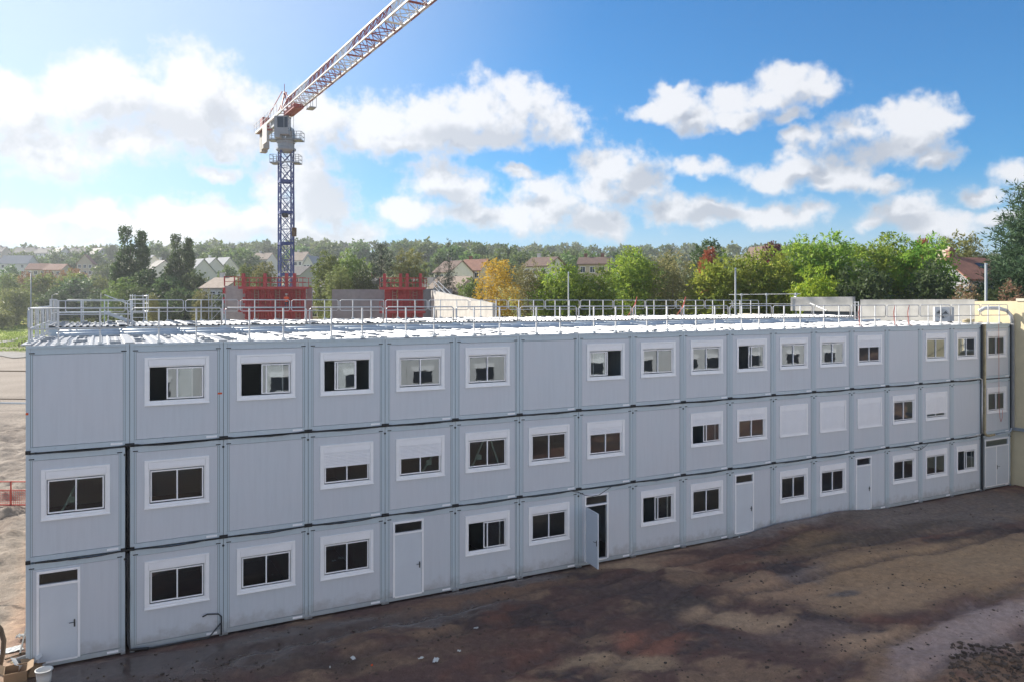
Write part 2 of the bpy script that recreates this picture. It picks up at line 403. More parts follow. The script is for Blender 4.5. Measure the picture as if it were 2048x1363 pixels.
def ruts(X, Y):
    z = np.zeros_like(X)
    for T in TRACKS:
        best = np.full(X.shape, 99.0); al = np.zeros_like(X); run = 0.0
        for (xa, ya), (xb, yb_) in zip(T[:-1], T[1:]):
            L = math.hypot(xb - xa, yb_ - ya); ux, uy = (xb - xa) / L, (yb_ - ya) / L
            t = np.clip((X - xa) * ux + (Y - ya) * uy, 0, L); d = np.hypot(X - xa - t * ux, Y - ya - t * uy)
            m = d < best; best = np.where(m, d, best); al = np.where(m, t + run, al); run += L
        best = best + (vnoise(X * 0.6, Y * 0.6) - 0.5) * 0.25
        rut = np.exp(-((best - 0.85) / 0.24) ** 2); rim = np.exp(-((best - 1.28) / 0.16) ** 2) + np.exp(-((best - 0.42) / 0.16) ** 2)
        z = z - rut * (0.085 + 0.035 * np.sin(al * 2 * math.pi / 0.42)) + rim * 0.035
    return z
def ground_z(X, Y):
    X = np.asarray(X, float); Y = np.asarray(Y, float)
    dx, dy = X - X0, Y - Y0
    fx = dx * CT + dy * ST; fy = -dx * ST + dy * CT        # building frame
    z = hill(X, Y)
    nearm = 1 - sst(Y, 60, 90)
    rough = (fbm(X * 0.55, Y * 0.55, 5, 0.55) - 0.5) * 0.34 + (fbm(X * 2.2 + 40, Y * 2.2, 4, 0.6) - 0.5) * 0.12
    front = sst(-fy, 0.0, 2.6)                              # flatten towards the facade
    inside = (fy > -0.1) & (fx > -0.1)
    side = sst(-fx, 0.0, 1.0)
    amp = np.where(fy > 0, side, front)
    z = z + rough * amp * nearm * 1.0
    if np.any((Y > 14) & (Y < 45)): z = z + ruts(X, Y) * sst(-fy, 0.4, 1.6)
    # mound against the facade, by the thirteenth cabin
    z = z + 0.34 * np.exp(-((fx - 30.4) / 2.6) ** 2 - ((fy + 0.5) / 1.5) ** 2)
    z = z + 0.22 * np.exp(-((fx - 26.9) / 1.6) ** 2 - ((fy + 0.3) / 1.4) ** 2)
    # raised sand bed out on the right
    gx, gy = gp(1850, 1150); z = z + 0.25 * np.exp(-((X - gx) / 5) ** 2 - ((Y - gy) / 2.8) ** 2)
    # heaps of broken ground at the lower right corner
    gx, gy = gp(2020, 1345)
    z = z + (0.26 * np.exp(-((X - gx) / 3.0) ** 2 - ((Y - gy) / 1.3) ** 2)) * (0.5 + fbm(X * 3, Y * 3, 4))
    # wheel ruts on the dirt left of the building
    lm = sst(-fx, 0.5, 2.0) * nearm
    z = z + lm * (0.10 * np.sin(fx * 2.2 + fy * 0.25 + 3 * fbm(X * 0.3, Y * 0.3, 3)) + (fbm(X * 0.9, Y * 0.35, 5, 0.6) - 0.5) * 0.8 + (fbm(X * 2.6, Y * 1.1, 4, 0.6) - 0.5) * 0.35)
    z = np.where(inside & (fy < 17), np.minimum(z, -0.06), z)
    return z
def gz(x, y): return float(ground_z(np.array([x]), np.array([y]))[0])

def axis(segs):
    out = []
    for a, b, st in segs: out.append(np.arange(a, b, st))
    return np.concatenate(out + [np.array([segs[-1][1]])])
gx_ = axis([(-1600, -500, 100), (-500, -100, 14), (-100, -40, 3), (-40, -17, 0.22), (-17, 30, 0.13), (30, 60, 1.0), (60, 120, 4), (120, 500, 16), (500, 1600, 100)])
gy_ = axis([(-120, 0, 20), (0, 15, 1.5), (15, 45, 0.13), (45, 80, 0.4), (80, 200, 3), (200, 700, 9), (700, 1300, 40)])
GX, GY = np.meshgrid(gx_, gy_); GZ = ground_z(GX, GY)
nx, ny = len(gx_), len(gy_)
me = bpy.data.meshes.new("ground")
co = np.stack([GX, GY, GZ], -1).reshape(-1, 3).astype(np.float32)
ii = np.arange((ny - 1) * nx).reshape(ny - 1, nx)[:, :-1].ravel()
fc = np.stack([ii, ii + 1, ii + nx + 1, ii + nx], 1).astype(np.int32)
def np_mesh(me, co, fc):
    nf, k = fc.shape
    me.vertices.add(len(co)); me.vertices.foreach_set('co', np.ascontiguousarray(co, np.float32).ravel())
    me.loops.add(nf * k); me.loops.foreach_set('vertex_index', np.ascontiguousarray(fc, np.int32).ravel())
    me.polygons.add(nf); me.polygons.foreach_set('loop_start', np.arange(0, nf * k, k, dtype=np.int32))
    me.update(calc_edges=True)
np_mesh(me, co, fc); me.polygons.foreach_set('use_smooth', [True] * len(me.polygons))
# soil kinds as colour + wetness
dx, dy = GX - X0, GY - Y0; FX = dx * CT + dy * ST; FY = -dx * ST + dy * CT
wx = (fbm(GX * 0.5, GY * 0.5 + 50, 5, 0.6) - 0.5); wy = (fbm(GX * 0.5 + 90, GY * 0.5, 5, 0.6) - 0.5)
col = np.zeros(GX.shape + (3,)); col[:] = (0.048, 0.035, 0.037); wet = np.full(GX.shape, 0.25)
def soil(m, c, w=None):
    global col, wet
    col = col * (1 - m[..., None]) + np.array(c) * m[..., None]
    if w is not None: wet = wet * (1 - m) + w * m
def blob(u, v, ru, rv, ang=0.0, warp=2.0, soft=0.5):
    x, y = gp(u, v); a = math.radians(ang); X = GX - x + wx * warp; Y = GY - y + wy * warp
    p = (X * math.cos(a) + Y * math.sin(a)) / ru; q = (-X * math.sin(a) + Y * math.cos(a)) / rv
    return 1 - sst(np.sqrt(p * p + q * q), 1 - soft, 1 + soft * 0.4)
big = fbm(GX * 0.35, GY * 0.35, 5, 0.6)
soil(sst(big, 0.50, 0.62) * 0.8, (0.062, 0.037, 0.034))
soil(sst(fbm(GX * 0.4 + 31, GY * 0.55 + 7, 5, 0.6), 0.54, 0.62) * 0.9, (0.020, 0.017, 0.021), 0.55)
soil(sst(fbm(GX * 0.5 + 71, GY * 0.7 + 3, 5, 0.6), 0.55, 0.63) * 0.6, (0.12, 0.10, 0.08), 0.05)
for b, c, w in [((1330, 1080, 5.5, 1.3, 25), (0.17, 0.14, 0.11), 0.1), ((1310, 1125, 2.6, 0.8, 10), (0.20, 0.175, 0.14), 0.05), ((1420, 1120, 3.0, 0.7, 5), (0.075, 0.05, 0.045), 0.3),
                ((1260, 1180, 2.2, 1.0, 0), (0.035, 0.03, 0.034), 0.5), ((1380, 1220, 1.4, 1.2, 0), (0.028, 0.026, 0.03), 0.5), ((1470, 1240, 1.6, 0.9, 0), (0.18, 0.155, 0.125), 0.05),
                ((1480, 1290, 1.0, 0.6, 0), (0.035, 0.03, 0.034), 0.5), ((1560, 1180, 2.6, 1.2, 0), (0.155, 0.125, 0.10), 0.1), ((1560, 1055, 5.5, 1.3, 25), (0.085, 0.085, 0.095), 0.75),
                ((1610, 1150, 1.6, 0.7, 30), (0.06, 0.06, 0.072), 0.7), ((1640, 1270, 2.2, 1.0, 0), (0.07, 0.062, 0.066), 0.4), ((1300, 1290, 1.3, 0.9, 0), (0.11, 0.06, 0.05), 0.2),
                ((900, 1290, 3.5, 1.0, 10), (0.05, 0.037, 0.036), 0.4), ((1250, 1330, 2.0, 0.5, 10), (0.16, 0.14, 0.11), 0.05), ((700, 1250, 5.5, 0.9, 24), (0.058, 0.045, 0.042), 0.5),
                ((960, 1190, 4.5, 0.7, 27), (0.085, 0.065, 0.055), 0.2), ((600, 1340, 1.8, 0.8, 0), (0.035, 0.03, 0.03), 0.4), ((300, 1350, 5.0, 1.4, 24), (0.034, 0.033, 0.038), 1.0), ((430, 1300, 6.0, 0.9, 27), (0.036, 0.036, 0.042), 1.1),
                ((860, 1230, 3.2, 0.55, 27), (0.034, 0.034, 0.04), 1.1), ((1010, 1165, 3.0, 0.45, 20), (0.045, 0.045, 0.052), 1.1),
                ((1680, 1090, 3.5, 1.3, 20), (0.09, 0.075, 0.055), 0.3), ((1760, 1040, 3.0, 1.0, 25), (0.05, 0.045, 0.042), 0.4),
                ((1930, 1020, 8.0, 2.4, 28), (0.068, 0.07, 0.078), 0.55), ((1780, 1070, 5.0, 0.7, 28), (0.035, 0.033, 0.034), 0.4),
                ((1870, 1140, 6.0, 2.6, 20), (0.155, 0.128, 0.092), 0.12), ((2030, 1110, 5.0, 2.0, 20), (0.15, 0.128, 0.095), 0.12), ((1760, 1200, 3.0, 1.3, 10), (0.15, 0.125, 0.095), 0.15),
                ((1790, 1290, 2.2, 0.8, 15), (0.175, 0.145, 0.115), 0.1), ((1980, 1250, 4.2, 0.9, 38), (0.15, 0.145, 0.165), 0.35), ((1860, 1320, 3.0, 0.7, 35), (0.14, 0.13, 0.145), 0.35),
                ((2040, 1350, 3.2, 0.9, 30), (0.075, 0.06, 0.052), 0.1), ((1690, 1190, 0.7, 0.35, 0), (0.04, 0.042, 0.05), 0.7)]:
    soil(blob(*b) * 0.85, c, w)
soil(sst(fbm(GX * 4, GY * 4, 3, 0.6), 0.60, 0.74) * 0.3 * (1 - wet), (0.13, 0.115, 0.095), 0.0)
rz_ = ruts(GX, GY) * ((GY > 14) & (GY < 45)); soil(np.clip(-rz_ / 0.09, 0, 1) * sst(-FY, 0.4, 1.6) * 0.6, (0.040, 0.033, 0.034), 0.7)  # ruts darkened in colour as wet mud, in place of relief shading
# pale dry dirt left of and beyond the building
left = sst(-FX + wx * 1.2, 0.0, 1.2) * (1 - sst(GY, 150, 175)); left = np.where(FY > -14, left, 0)
soil(left, (0.30, 0.255, 0.215), 0.0)
soil(left * sst(fbm(GX * 0.5 + 11, GY * 0.25, 5, 0.6), 0.47, 0.58) * 0.85, (0.165, 0.125, 0.098), 0.1)
soil(left * sst(FY, 14, 26) * 0.55, (0.36, 0.32, 0.28), 0.0)
soil(sst(GY, 40, 60) * (1 - left), (0.16, 0.13, 0.10), 0.0)
gr = sst(GY + wx * 8, 137, 146); soil(gr, (0.11, 0.17, 0.03), 0.0)
soil(gr * sst(fbm(GX / 9, GY / 16, 4), 0.45, 0.6), (0.19, 0.21, 0.06), 0.0)
soil(sst(GY, 230, 300), (0.05, 0.065, 0.025), 0.0)
ca = me.color_attributes.new("soil", 'FLOAT_COLOR', 'POINT')
ca.data.foreach_set('color', np.concatenate([np.clip(col * np.where(GY < 16, 0.25, 1.0)[..., None] * (np.array([2.75, 2.12, 1.62]) * (1 - left[..., None]) + np.array([0.80, 0.77, 0.74]) * left[..., None]), 0, 1), wet[..., None]], -1).reshape(-1).astype(np.float32))  # out-of-view ground darkened in colour to dim its reflection in the panes
gm = bpy.data.materials.new("soil_mix"); gm.use_nodes = True; N = NT(gm.node_tree); b = gm.node_tree.nodes['Principled BSDF']
at_ = N.n('ShaderNodeAttribute', attribute_name='soil'); t = N.n('ShaderNodeTexCoord')
n1 = N.noise(t.outputs['Object'], 5.0, 8, 0.68); n2 = N.noise(t.outputs['Object'], 28, 5, 0.65)
vz = N.n('ShaderNodeTexVoronoi'); N.link(t.outputs['Object'], vz.inputs['Vector']); vz.inputs['Scale'].default_value = 11
k1 = N.m('ADD', N.m('MULTIPLY', n1, 1.3), 0.36); k2 = N.m('ADD', N.m('MULTIPLY', n2, 0.9), 0.55)
vv = N.n('ShaderNodeVectorMath', operation='SCALE'); N.link(at_.outputs['Color'], vv.inputs[0]); N.link(N.m('MULTIPLY', k1, k2), vv.inputs[3])
stone = N.m('MULTIPLY', N.sstep(vz.outputs['Distance'], 0.16, 0.08), N.sstep(N.noise(t.outputs['Object'], 1.1, 3, 0.6), 0.52, 0.64))
dry = N.m('SUBTRACT', 1.0, at_.outputs['Alpha'])
cc = N.mix(N.m('MULTIPLY', N.m('MULTIPLY', stone, dry), 0.55), vv.outputs[0], (0.30, 0.27, 0.23))
N.link(cc, b.inputs['Base Color'])
rr = N.n('ShaderNodeMapRange'); N.link(N.m('ADD', at_.outputs['Alpha'], N.m('MULTIPLY', N.m('SUBTRACT', n1, 0.5), 0.6)), rr.inputs[0])
rr.inputs[1].default_value = 0.3; rr.inputs[2].default_value = 1.0; rr.inputs[3].default_value = 0.92; rr.inputs[4].default_value = 0.06
N.link(rr.outputs[0], b.inputs['Roughness']); b.inputs['Specular IOR Level'].default_value = 0.4
bn = N.n('ShaderNodeBump'); bn.inputs['Distance'].default_value = 0.10
N.link(N.m('MULTIPLY', dry, 0.9), bn.inputs['Strength']); N.link(N.m('ADD', n1, N.m('MULTIPLY', n2, 0.4)), bn.inputs['Height']); N.link(bn.outputs[0], b.inputs['Normal'])
me.materials.append(gm); setting('ground', me, None)

def strip(name, pts, width, m, lift=0.05):
    """a band of road draped on the terrain through (x,y) points"""
    mb = MB(); P = [Vector(p) for p in pts]; dense = []
    for i in range(len(P) - 1):
        for k in range(12): dense.append(P[i].lerp(P[i + 1], k / 12))
    dense.append(P[-1]); sm = []
    for i in range(len(dense)):
        w = dense[max(0, i - 5):i + 6]; sm.append(sum(w, Vector((0, 0))) / len(w))
    vs = []
    for i, p in enumerate(sm):
        d = (sm[min(i + 1, len(sm) - 1)] - sm[max(i - 1, 0)]).normalized(); nrm = Vector((-d.y, d.x))
        for s_ in (-1, -0.33, 0.33, 1):
            q = p + nrm * (width / 2 * s_); vs.append((q.x, q.y, gz(q.x, q.y) + lift))
    fs = []
    for i in range(len(sm) - 1):
        for k in range(3): fs.append((i * 4 + k, i * 4 + k + 1, i * 4 + 5 + k, i * 4 + 4 + k))
    mb.add(vs, fs); return setting(name, mb, m)

# ------------------------------------------------------------------ site cabins
ZB = [0.0, 2.80, 5.665]; ZT = [2.76, 5.62, 8.39]
CW, CL = 2.425, 6.06
WX0, WX1, WZ0, WZ1 = 0.36, 2.04, 1.07, 2.40          # window casing in the cabin front
ME = {}
def cached(key, build):
    if key not in ME: ME[key] = build()
    return ME[key]
def front_panel(h, hole):
    """wall sheet with its opening, thickness behind the frame"""
    mb = MB(); x0, x1, z0, z1 = 0.15, CW - 0.15, 0.15, h - 0.17
    y0, y1 = 0.014, 0.07
    if hole is None: mb.box(x0, x1, y0, y1, z0, z1)
    else:
        a, b_, c, d = hole
        mb.box(x0, a, y0, y1, z0, z1); mb.box(b_, x1, y0, y1, z0, z1)
        if d < z1: mb.box(a, b_, y0, y1, d, z1)
        if c > z0: mb.box(a, b_, y0, y1, z0, c)
    return mb
def roof_mesh():
    mb = MB(); n = 11; w = CW; prof = []
    for i in range(n):
        a = i * w / n
        prof += [(a, 0.0), (a + w / n * 0.55, 0.0), (a + w / n * 0.64, 0.042), (a + w / n * 0.91, 0.042)]
    prof.append((w, 0.0))
    vs = [(x, y, z + (0.03 if y == CL / 2 else 0)) for y in (0.0, CL / 2, CL) for x, z in prof]; L = len(prof)
    fs = [(r * L + i, r * L + i + 1, r * L + L + i + 1, r * L + L + i) for r in (0, 1) for i in range(L - 1)]
    return mb.add(vs, fs)
GLZ0, GLZ1 = WZ0 + 0.15, WZ1 - 0.30                   # glazed height
GLX0, GLX1 = WX0 + 0.15, WX1 - 0.15
def casing():
    mb = MB(); t = 0.095; y0, y1 = -0.022, 0.075
    mb.box(WX0, WX0 + t, y0, y1, WZ0, WZ1); mb.box(WX1 - t, WX1, y0, y1, WZ0, WZ1)
    mb.box(WX0 + t, WX1 - t, y0, y1, WZ0, WZ0 + 0.085); mb.box(WX0 + t, WX1 - t, y0, y1, WZ1 - 0.055, WZ1)
    # inner frame of the sliding sashes
    x0, x1, z0, z1 = WX0 + t, WX1 - t, WZ0 + 0.085, WZ1 - 0.245
    mb.box(x0, x0 + 0.035, 0.012, 0.07, z0, z1); mb.box(x1 - 0.035, x1, 0.012, 0.07, z0, z1)
    mb.box(x0 + 0.035, x1 - 0.035, 0.012, 0.07, z0, z0 + 0.035)
    mb.box(x0 + 0.035, x1 - 0.035, 0.012, 0.07, z1 - 0.03, z1)
    mb.box(WX0 - 0.012, WX1 + 0.012, -0.05, -0.022, WZ0 - 0.012, WZ0 + 0.018)
    return mb
def sash(x0, x1, y):
    mb = MB(); t = 0.036
    mb.box(x0, x0 + t, y, y + 0.022, GLZ0, GLZ1); mb.box(x1 - t, x1, y, y + 0.022, GLZ0, GLZ1)
    mb.box(x0 + t, x1 - t, y, y + 0.022, GLZ0, GLZ0 + t); mb.box(x0 + t, x1 - t, y, y + 0.022, GLZ1 - t, GLZ1)
    return mb
def shutter(fr, full=False):
    mb = MB(); top = WZ1 - 0.245 if not full else WZ1 - 0.20; bot = GLZ0 - 0.03 + (1 - fr) * (top - GLZ0)
    n = max(1, int(round((top - bot) / 0.045))); h = (top - bot) / n
    x0, x1 = WX0 + 0.1, WX1 - 0.1
    for i in range(n):
        z = bot + i * h; mb.add([(x0, -0.004, z), (x1, -0.004, z), (x1, -0.013, z + h * 0.5), (x0, -0.013, z + h * 0.5), (x1, -0.004, z + h * 0.94), (x0, -0.004, z + h * 0.94)], [(0, 1, 2, 3), (3, 2, 4, 5)])
    mb.box(x0, x1, -0.012, 0.008, bot - 0.03, bot)
    return mb
def window(root, state, shut):
    w = part_me('window', 'casing', casing, 'white_plastic', root)
    box = part_me('shutter_box', 'sbox', lambda: MB().box(WX0 + 0.1, WX1 - 0.1, -0.016, 0.06, WZ1 - 0.24, WZ1 - 0.06), 'shutter_white', w)
    if shut >= 1:
        part_me('roller_shutter', 'shutfull', lambda: shutter(1.0), 'shutter_white', w); return w
    if shut > 0: part_me('roller_shutter', f'shut{shut}', lambda: shutter(shut), 'shutter_white', w)
    mid = (GLX0 + GLX1) / 2; Wd = GLX1 - GLX0
    sp = {'n': [(GLX0, mid + 0.02, 0.040), (mid - 0.02, GLX1, 0.016)],
          'l': [(GLX0 + Wd * 0.40, mid + Wd * 0.36, 0.040), (mid - 0.02, GLX1, 0.016)],
          'r': [(GLX0, mid + 0.02, 0.016), (GLX0 + Wd * 0.10, mid + Wd * 0.08, 0.040)],
          'm': [(GLX0 + Wd * 0.22, GLX0 + Wd * 0.72, 0.040), (GLX0 + Wd * 0.27, GLX0 + Wd * 0.70, 0.016)],
          'h': [(GLX0 + Wd * 0.30, mid + Wd * 0.30, 0.040), (mid - 0.02, GLX1, 0.016)]}[state]
    for i, (a, b_, y) in enumerate(sp):
        part_me('sash', f'sash{state}{i}', lambda: sash(a, b_, y), 'white_plastic', w)
        part_me('pane', f'pane{state}{i}', lambda: MB().add([(a + 0.03, y + 0.011, GLZ0 + 0.03), (b_ - 0.03, y + 0.011, GLZ0 + 0.03), (b_ - 0.03, y + 0.011, GLZ1 - 0.03), (a + 0.03, y + 0.011, GLZ1 - 0.03)], [(0, 1, 2, 3)]), 'window_glass', w)
    return w
def part_me(name, key, build, m, parent): return link(name, cached(key + str(m), lambda: build().mesh(name, m)), parent)
DX0, DX1, DZ1 = 0.25, 1.30, 2.54
def handle_mb(x, z, y=-0.03, flip=1):
    mb = MB(); mb.box(x - 0.02, x + 0.02, y + 0.012, y + 0.022, z - 0.1, z + 0.1)
    mb.tube([(x, y + 0.012, z + 0.04), (x, y - 0.035, z + 0.04), (x - 0.02 * flip, y - 0.045, z + 0.04), (x - 0.13 * flip, y - 0.045, z + 0.035)], 0.010, 6)
    return mb
def door(root, opened, x0=DX0, x1=DX1, double=False):
    t = 0.065
    def fr():
        mb = MB(); y0, y1 = -0.03, 0.075
        mb.box(x0, x0 + t, y0, y1, 0.13, DZ1); mb.box(x1 - t, x1, y0, y1, 0.13, DZ1)
        mb.box(x0 + t, x1 - t, y0, y1, DZ1 - t, DZ1); mb.box(x0 + t, x1 - t, y0, y1, 2.12, 2.18)
        mb.box(x0 + t, x1 - t, -0.02, 0.09, 0.10, 0.15)
        return mb
    f = part_me('door_frame', f'dfr{x0}{x1}', fr, 'white_plastic', root)
    part_me('transom_pane', f'dtr{x0}{x1}', lambda: MB().add([(x0 + t, 0.02, 2.18), (x1 - t, 0.02, 2.18), (x1 - t, 0.02, DZ1 - t), (x0 + t, 0.02, DZ1 - t)], [(0, 1, 2, 3)]), 'window_glass', f)
    if double:
        mid = (x0 + x1) / 2 - 0.05
        for a, b_ in ((x0 + t + 0.004, mid - 0.006), (mid + 0.006, x1 - t - 0.004)):
            d = part_me('door', f'dl{a:.3f}', lambda: MB().box(a, b_, -0.012, 0.035, 0.155, 2.116), 'door_leaf', root)
        part_me('handle', 'hdl2', lambda: handle_mb(mid + 0.07, 1.05, -0.034, -1), 'dark_steel', d)
        part('meeting_stile', MB().box(mid - 0.035, mid + 0.035, -0.022, -0.013, 0.155, 2.116), 'white_plastic', root)
    else:
        w = x1 - x0 - 2 * t - 0.008
        d = part_me('door', 'dleaf', lambda: MB().box(0, w, -0.012, 0.035, 0.155, 2.116), 'door_leaf', root)
        d.location = (x0 + t + 0.004, 0, 0)
        h = part_me('handle', 'hdl', lambda: handle_mb(w - 0.07, 1.05, -0.034), 'dark_steel', d)
        if opened:
            part_me('handle', 'hdlin', lambda: MB().box(w - 0.09, w - 0.05, 0.036, 0.046, 0.95, 1.15).tube([(w - 0.07, 0.04, 1.09), (w - 0.07, 0.085, 1.09), (w - 0.2, 0.09, 1.085)], 0.01, 6), 'dark_steel', d)
            d.location = (x0 + t - 0.01, -0.05, 0); d.rotation_euler.z = -R(97)
    return d
def body_mesh(h):
    mb = MB(); x1, y1, z1 = CW, CL, h - 0.012
    z0 = 0.012; y0 = 0.075
    q = [((0.002, y0, z0), (0.002, y1, z0), (0.002, y1, z1), (0.002, y0, z1)), ((x1 - .002, y0, z0), (x1 - .002, y0, z1), (x1 - .002, y1, z1), (x1 - .002, y1, z0)),
         ((0.002, y1, z0), (x1 - .002, y1, z0), (x1 - .002, y1, z1), (0.002, y1, z1))]
    for a in q: mb.add(a, [(0, 1, 2, 3)])
    mb.cur = 1; mb.add([(0.002, y0, z1), (0.002, y1, z1), (x1 - .002, y1, z1), (x1 - .002, y0, z1)], [(0, 1, 2, 3)])
    mb.add([(0.002, y0, z0), (x1 - .002, y0, z0), (x1 - .002, y1, z0), (0.002, y1, z0)], [(0, 1, 2, 3)])
    return mb
mat("groove", (0.10, 0.12, 0.13), 0.7)
def corner_post(right, h):
    mb = MB(); X = (lambda a: CW - a) if right else (lambda a: a)
    def bx(a, b_, *q): mb.box(min(X(a), X(b_)), max(X(a), X(b_)), *q)
    bx(0, 0.10, 0.0, 0.13, 0, h); bx(0.11, 0.15, 0.006, 0.13, 0.145, h - 0.165)
    mb.cur = 1; bx(0.10, 0.11, 0.012, 0.13, 0.14, h - 0.16); bx(0.15, 0.158, 0.0125, 0.02, 0.145, h - 0.165)
    if right: mb.box(CW + 0.001, PITCH - 0.001, 0.03, 0.06, 0, h)
    return mb
def cabin(name, row, k, kind, state, shut, label, dx=0.0):
    h = ZT[row] - ZB[row]
    r = thing(name, label, 'site cabin', F(k * PITCH + dx, 0, ZB[row]), TH, 'grey site cabins stacked three high along the long front')
    hk = f'{h:.3f}'
    post = lambda a, b_: MB().box(a, b_, 0.0, 0.13, 0.0, h)
    part_me('corner_post', 'pl' + hk, lambda: corner_post(0, h), ('cabin_frame', 'groove'), r)
    part_me('corner_post', 'pr' + hk, lambda: corner_post(1, h), ('cabin_frame', 'groove'), r)
    part_me('top_beam', 'tb' + hk, lambda: MB().box(0.105, CW - 0.105, 0.004, 0.13, h - 0.16, h - 0.003), 'cabin_frame', r)
    part_me('bottom_beam', 'bb' + hk, lambda: MB().box(0.105, CW - 0.105, -0.006, 0.13, 0.01, 0.14), 'cabin_frame', r)
    if row == 2: part_me('eaves_trim', 'et' + hk, lambda: MB().box(0, CW, -0.02, 0.012, h + 0.001, h + 0.07), 'cabin_frame', r)
    for a in (0.07, CW - 0.20): part_me('lifting_slot', f'ls{a}' + hk, lambda: MB().box(a, a + 0.13, -0.003, 0.02, h - 0.14, h - 0.112), 'black_rubber', r)
    if row > 0 or True:
        for a in (-0.008, CW - 0.11): part_me('corner_fitting', f'cf{a}' + hk, lambda: MB().box(a, a + 0.118, -0.03, 0.02, -0.035, 0.065).box(a + 0.03, a + 0.09, -0.05, -0.03, -0.02, 0.05), 'black_rubber' if row else 'galvanised', r)
    if row < 2: part_me('coupling_bolt', 'cb' + hk, lambda: MB().tube([(CW - 0.0, -0.004, h - 0.2), (CW - 0.0, -0.02, h - 0.2)], 0.035, 8), 'dark_steel', r)
    part_me('scuff_plate', 'tp', lambda: MB().box(CW - 0.46, CW - 0.17, -0.012, -0.0065, 0.045, 0.105), 'shutter_white', r)  # pale strip added in place of white scuff marks
    if (row, k) in ((2, 1), (2, 0)): part_me('sticker', f'st{k}', lambda: MB().box(CW - 0.15, CW - 0.03, -0.006, -0.001, 1.28, 1.33) if k else MB().box(0.0, 0.06, -0.006, -0.001, 1.0, 1.06), 'orange_vest', r)
    hole = None
    if kind == 'w': hole = (WX0 + 0.05, WX1 - 0.05, WZ0 + 0.05, WZ1 - 0.05)
    if kind in ('d', 'o'): hole = (DX0 + 0.03, DX1 - 0.03, 0.15, DZ1 - 0.03)
    if kind == 'dd': hole = (0.19, CW - 0.19, 0.15, DZ1 - 0.03)
    part_me('wall_panel', f'wp{kind}' + hk, lambda: front_panel(h, hole), 'cabin_panel', r)
    part_me('body', 'bd' + hk, lambda: body_mesh(h), ('cabin_frame', 'interior_floor'), r)
    if kind == 'w': window(r, state, shut)
    if kind in ('d', 'o'): door(r, kind == 'o')
    if kind == 'dd': door(r, False, 0.165, CW - 0.165, True)
    if row == 2: add_roof(r, h, k)
    return r
def add_roof(r, z, k):
    rf = link('roof', cached('roof', lambda: roof_mesh().mesh('roof', 'roof_sheet')), r, (0, 0, z + 0.025))
    link('joint_cover', cached('jc', lambda: MB().prism([(-0.14, 0.05), (-0.12, 0.075), (0.10, 0.075), (0.12, 0.05), (0.10, 0.04), (-0.12, 0.04)], 0.12, CL - 0.1).mesh('joint_cover', 'roof_sheet')), rf, (0, 0, 0.004))
    rng = random.Random(k * 7 + int(z * 100))
    for i in range(11):
        c = link('roof_shadow_clip', cached('rc', lambda: MB().box(-0.14, 0.14, -0.03, 0.03, 0.0, 0.05).mesh('roof_shadow_clip', 'crane_grey')), rf, (rng.choice((0.32, 0.32, 2.10, 2.10, 1.2)) + rng.uniform(-0.05, 0.05), 0.3 + i * 0.52 + rng.uniform(-0.1, 0.1), 0.04))  # grey clips standing in for short dark shadow dashes on the sheet
TOP = ['b', 'wh', 'wl', 'wm', 'wn', 'wn', 'b', 'wr', 'wn', 'wn', 'wl', 'wn', 'wn', 'wn25', 'b', 'wn', 'wn', 'wn']
MIDR = ['wn', 'wn', 'b', 'wn42', 'wn38', 'wn', 'wn', 'wn18', 'b', 'wl22', 'wn20', 'wn100', 'wn100', 'wn100', 'wn', 'wn78', 'b', 'wn']
BOT = ['d', 'wn', 'wn', 'wn', 'd', 'wl', 'wn', 'o', 'wl', 'wn', 'd', 'wn', 'wn', 'd', 'wn', 'wn', 'wl', 'dd']
RN = ['bottom', 'middle', 'top']
def describe(code):
    if code == 'b': return 'blank grey cabin without openings'
    if code == 'd': return 'grey cabin with closed single door'
    if code == 'o': return 'grey cabin with its door swung wide open'
    if code == 'dd': return 'grey cabin with closed double door'
    s = code[1]; sh = int(code[2:] or 0)
    if sh == 100: return 'grey cabin with white shutter fully closed'
    if sh > 50: return 'grey cabin with its shutter nearly closed'
    if sh > 30: return 'grey cabin with its shutter half lowered'
    if sh > 10: return 'grey cabin with its shutter slightly lowered'
    return {'n': 'grey cabin with closed white framed window', 'l': 'grey cabin with left window sash slid open', 'h': 'grey cabin with left sash partly open',
            'r': 'grey cabin with right window sash slid open', 'm': 'grey cabin with both sashes slid mid way'}[s]
for row, spec in enumerate((BOT, MIDR, TOP)):
    for k, code in enumerate(spec):
        kind = 'w' if code[0] == 'w' else code
        sh = int(code[2:] or 0) / 100 if kind == 'w' else 0
        where = f'{ORD[k]} from the left in the {RN[row]} row' if k < 17 else f'{RN[row]} row, beside the yellow wall'
        dx = (0.10 if k == 17 else 0.0) 
        cb = cabin('site_cabin', row, k, kind, code[1] if kind == 'w' else '', sh, f'{describe(code)}, {where}', dx)
        if k == 0 and row < 2: cb.scale.x = 0.955
NB = 18
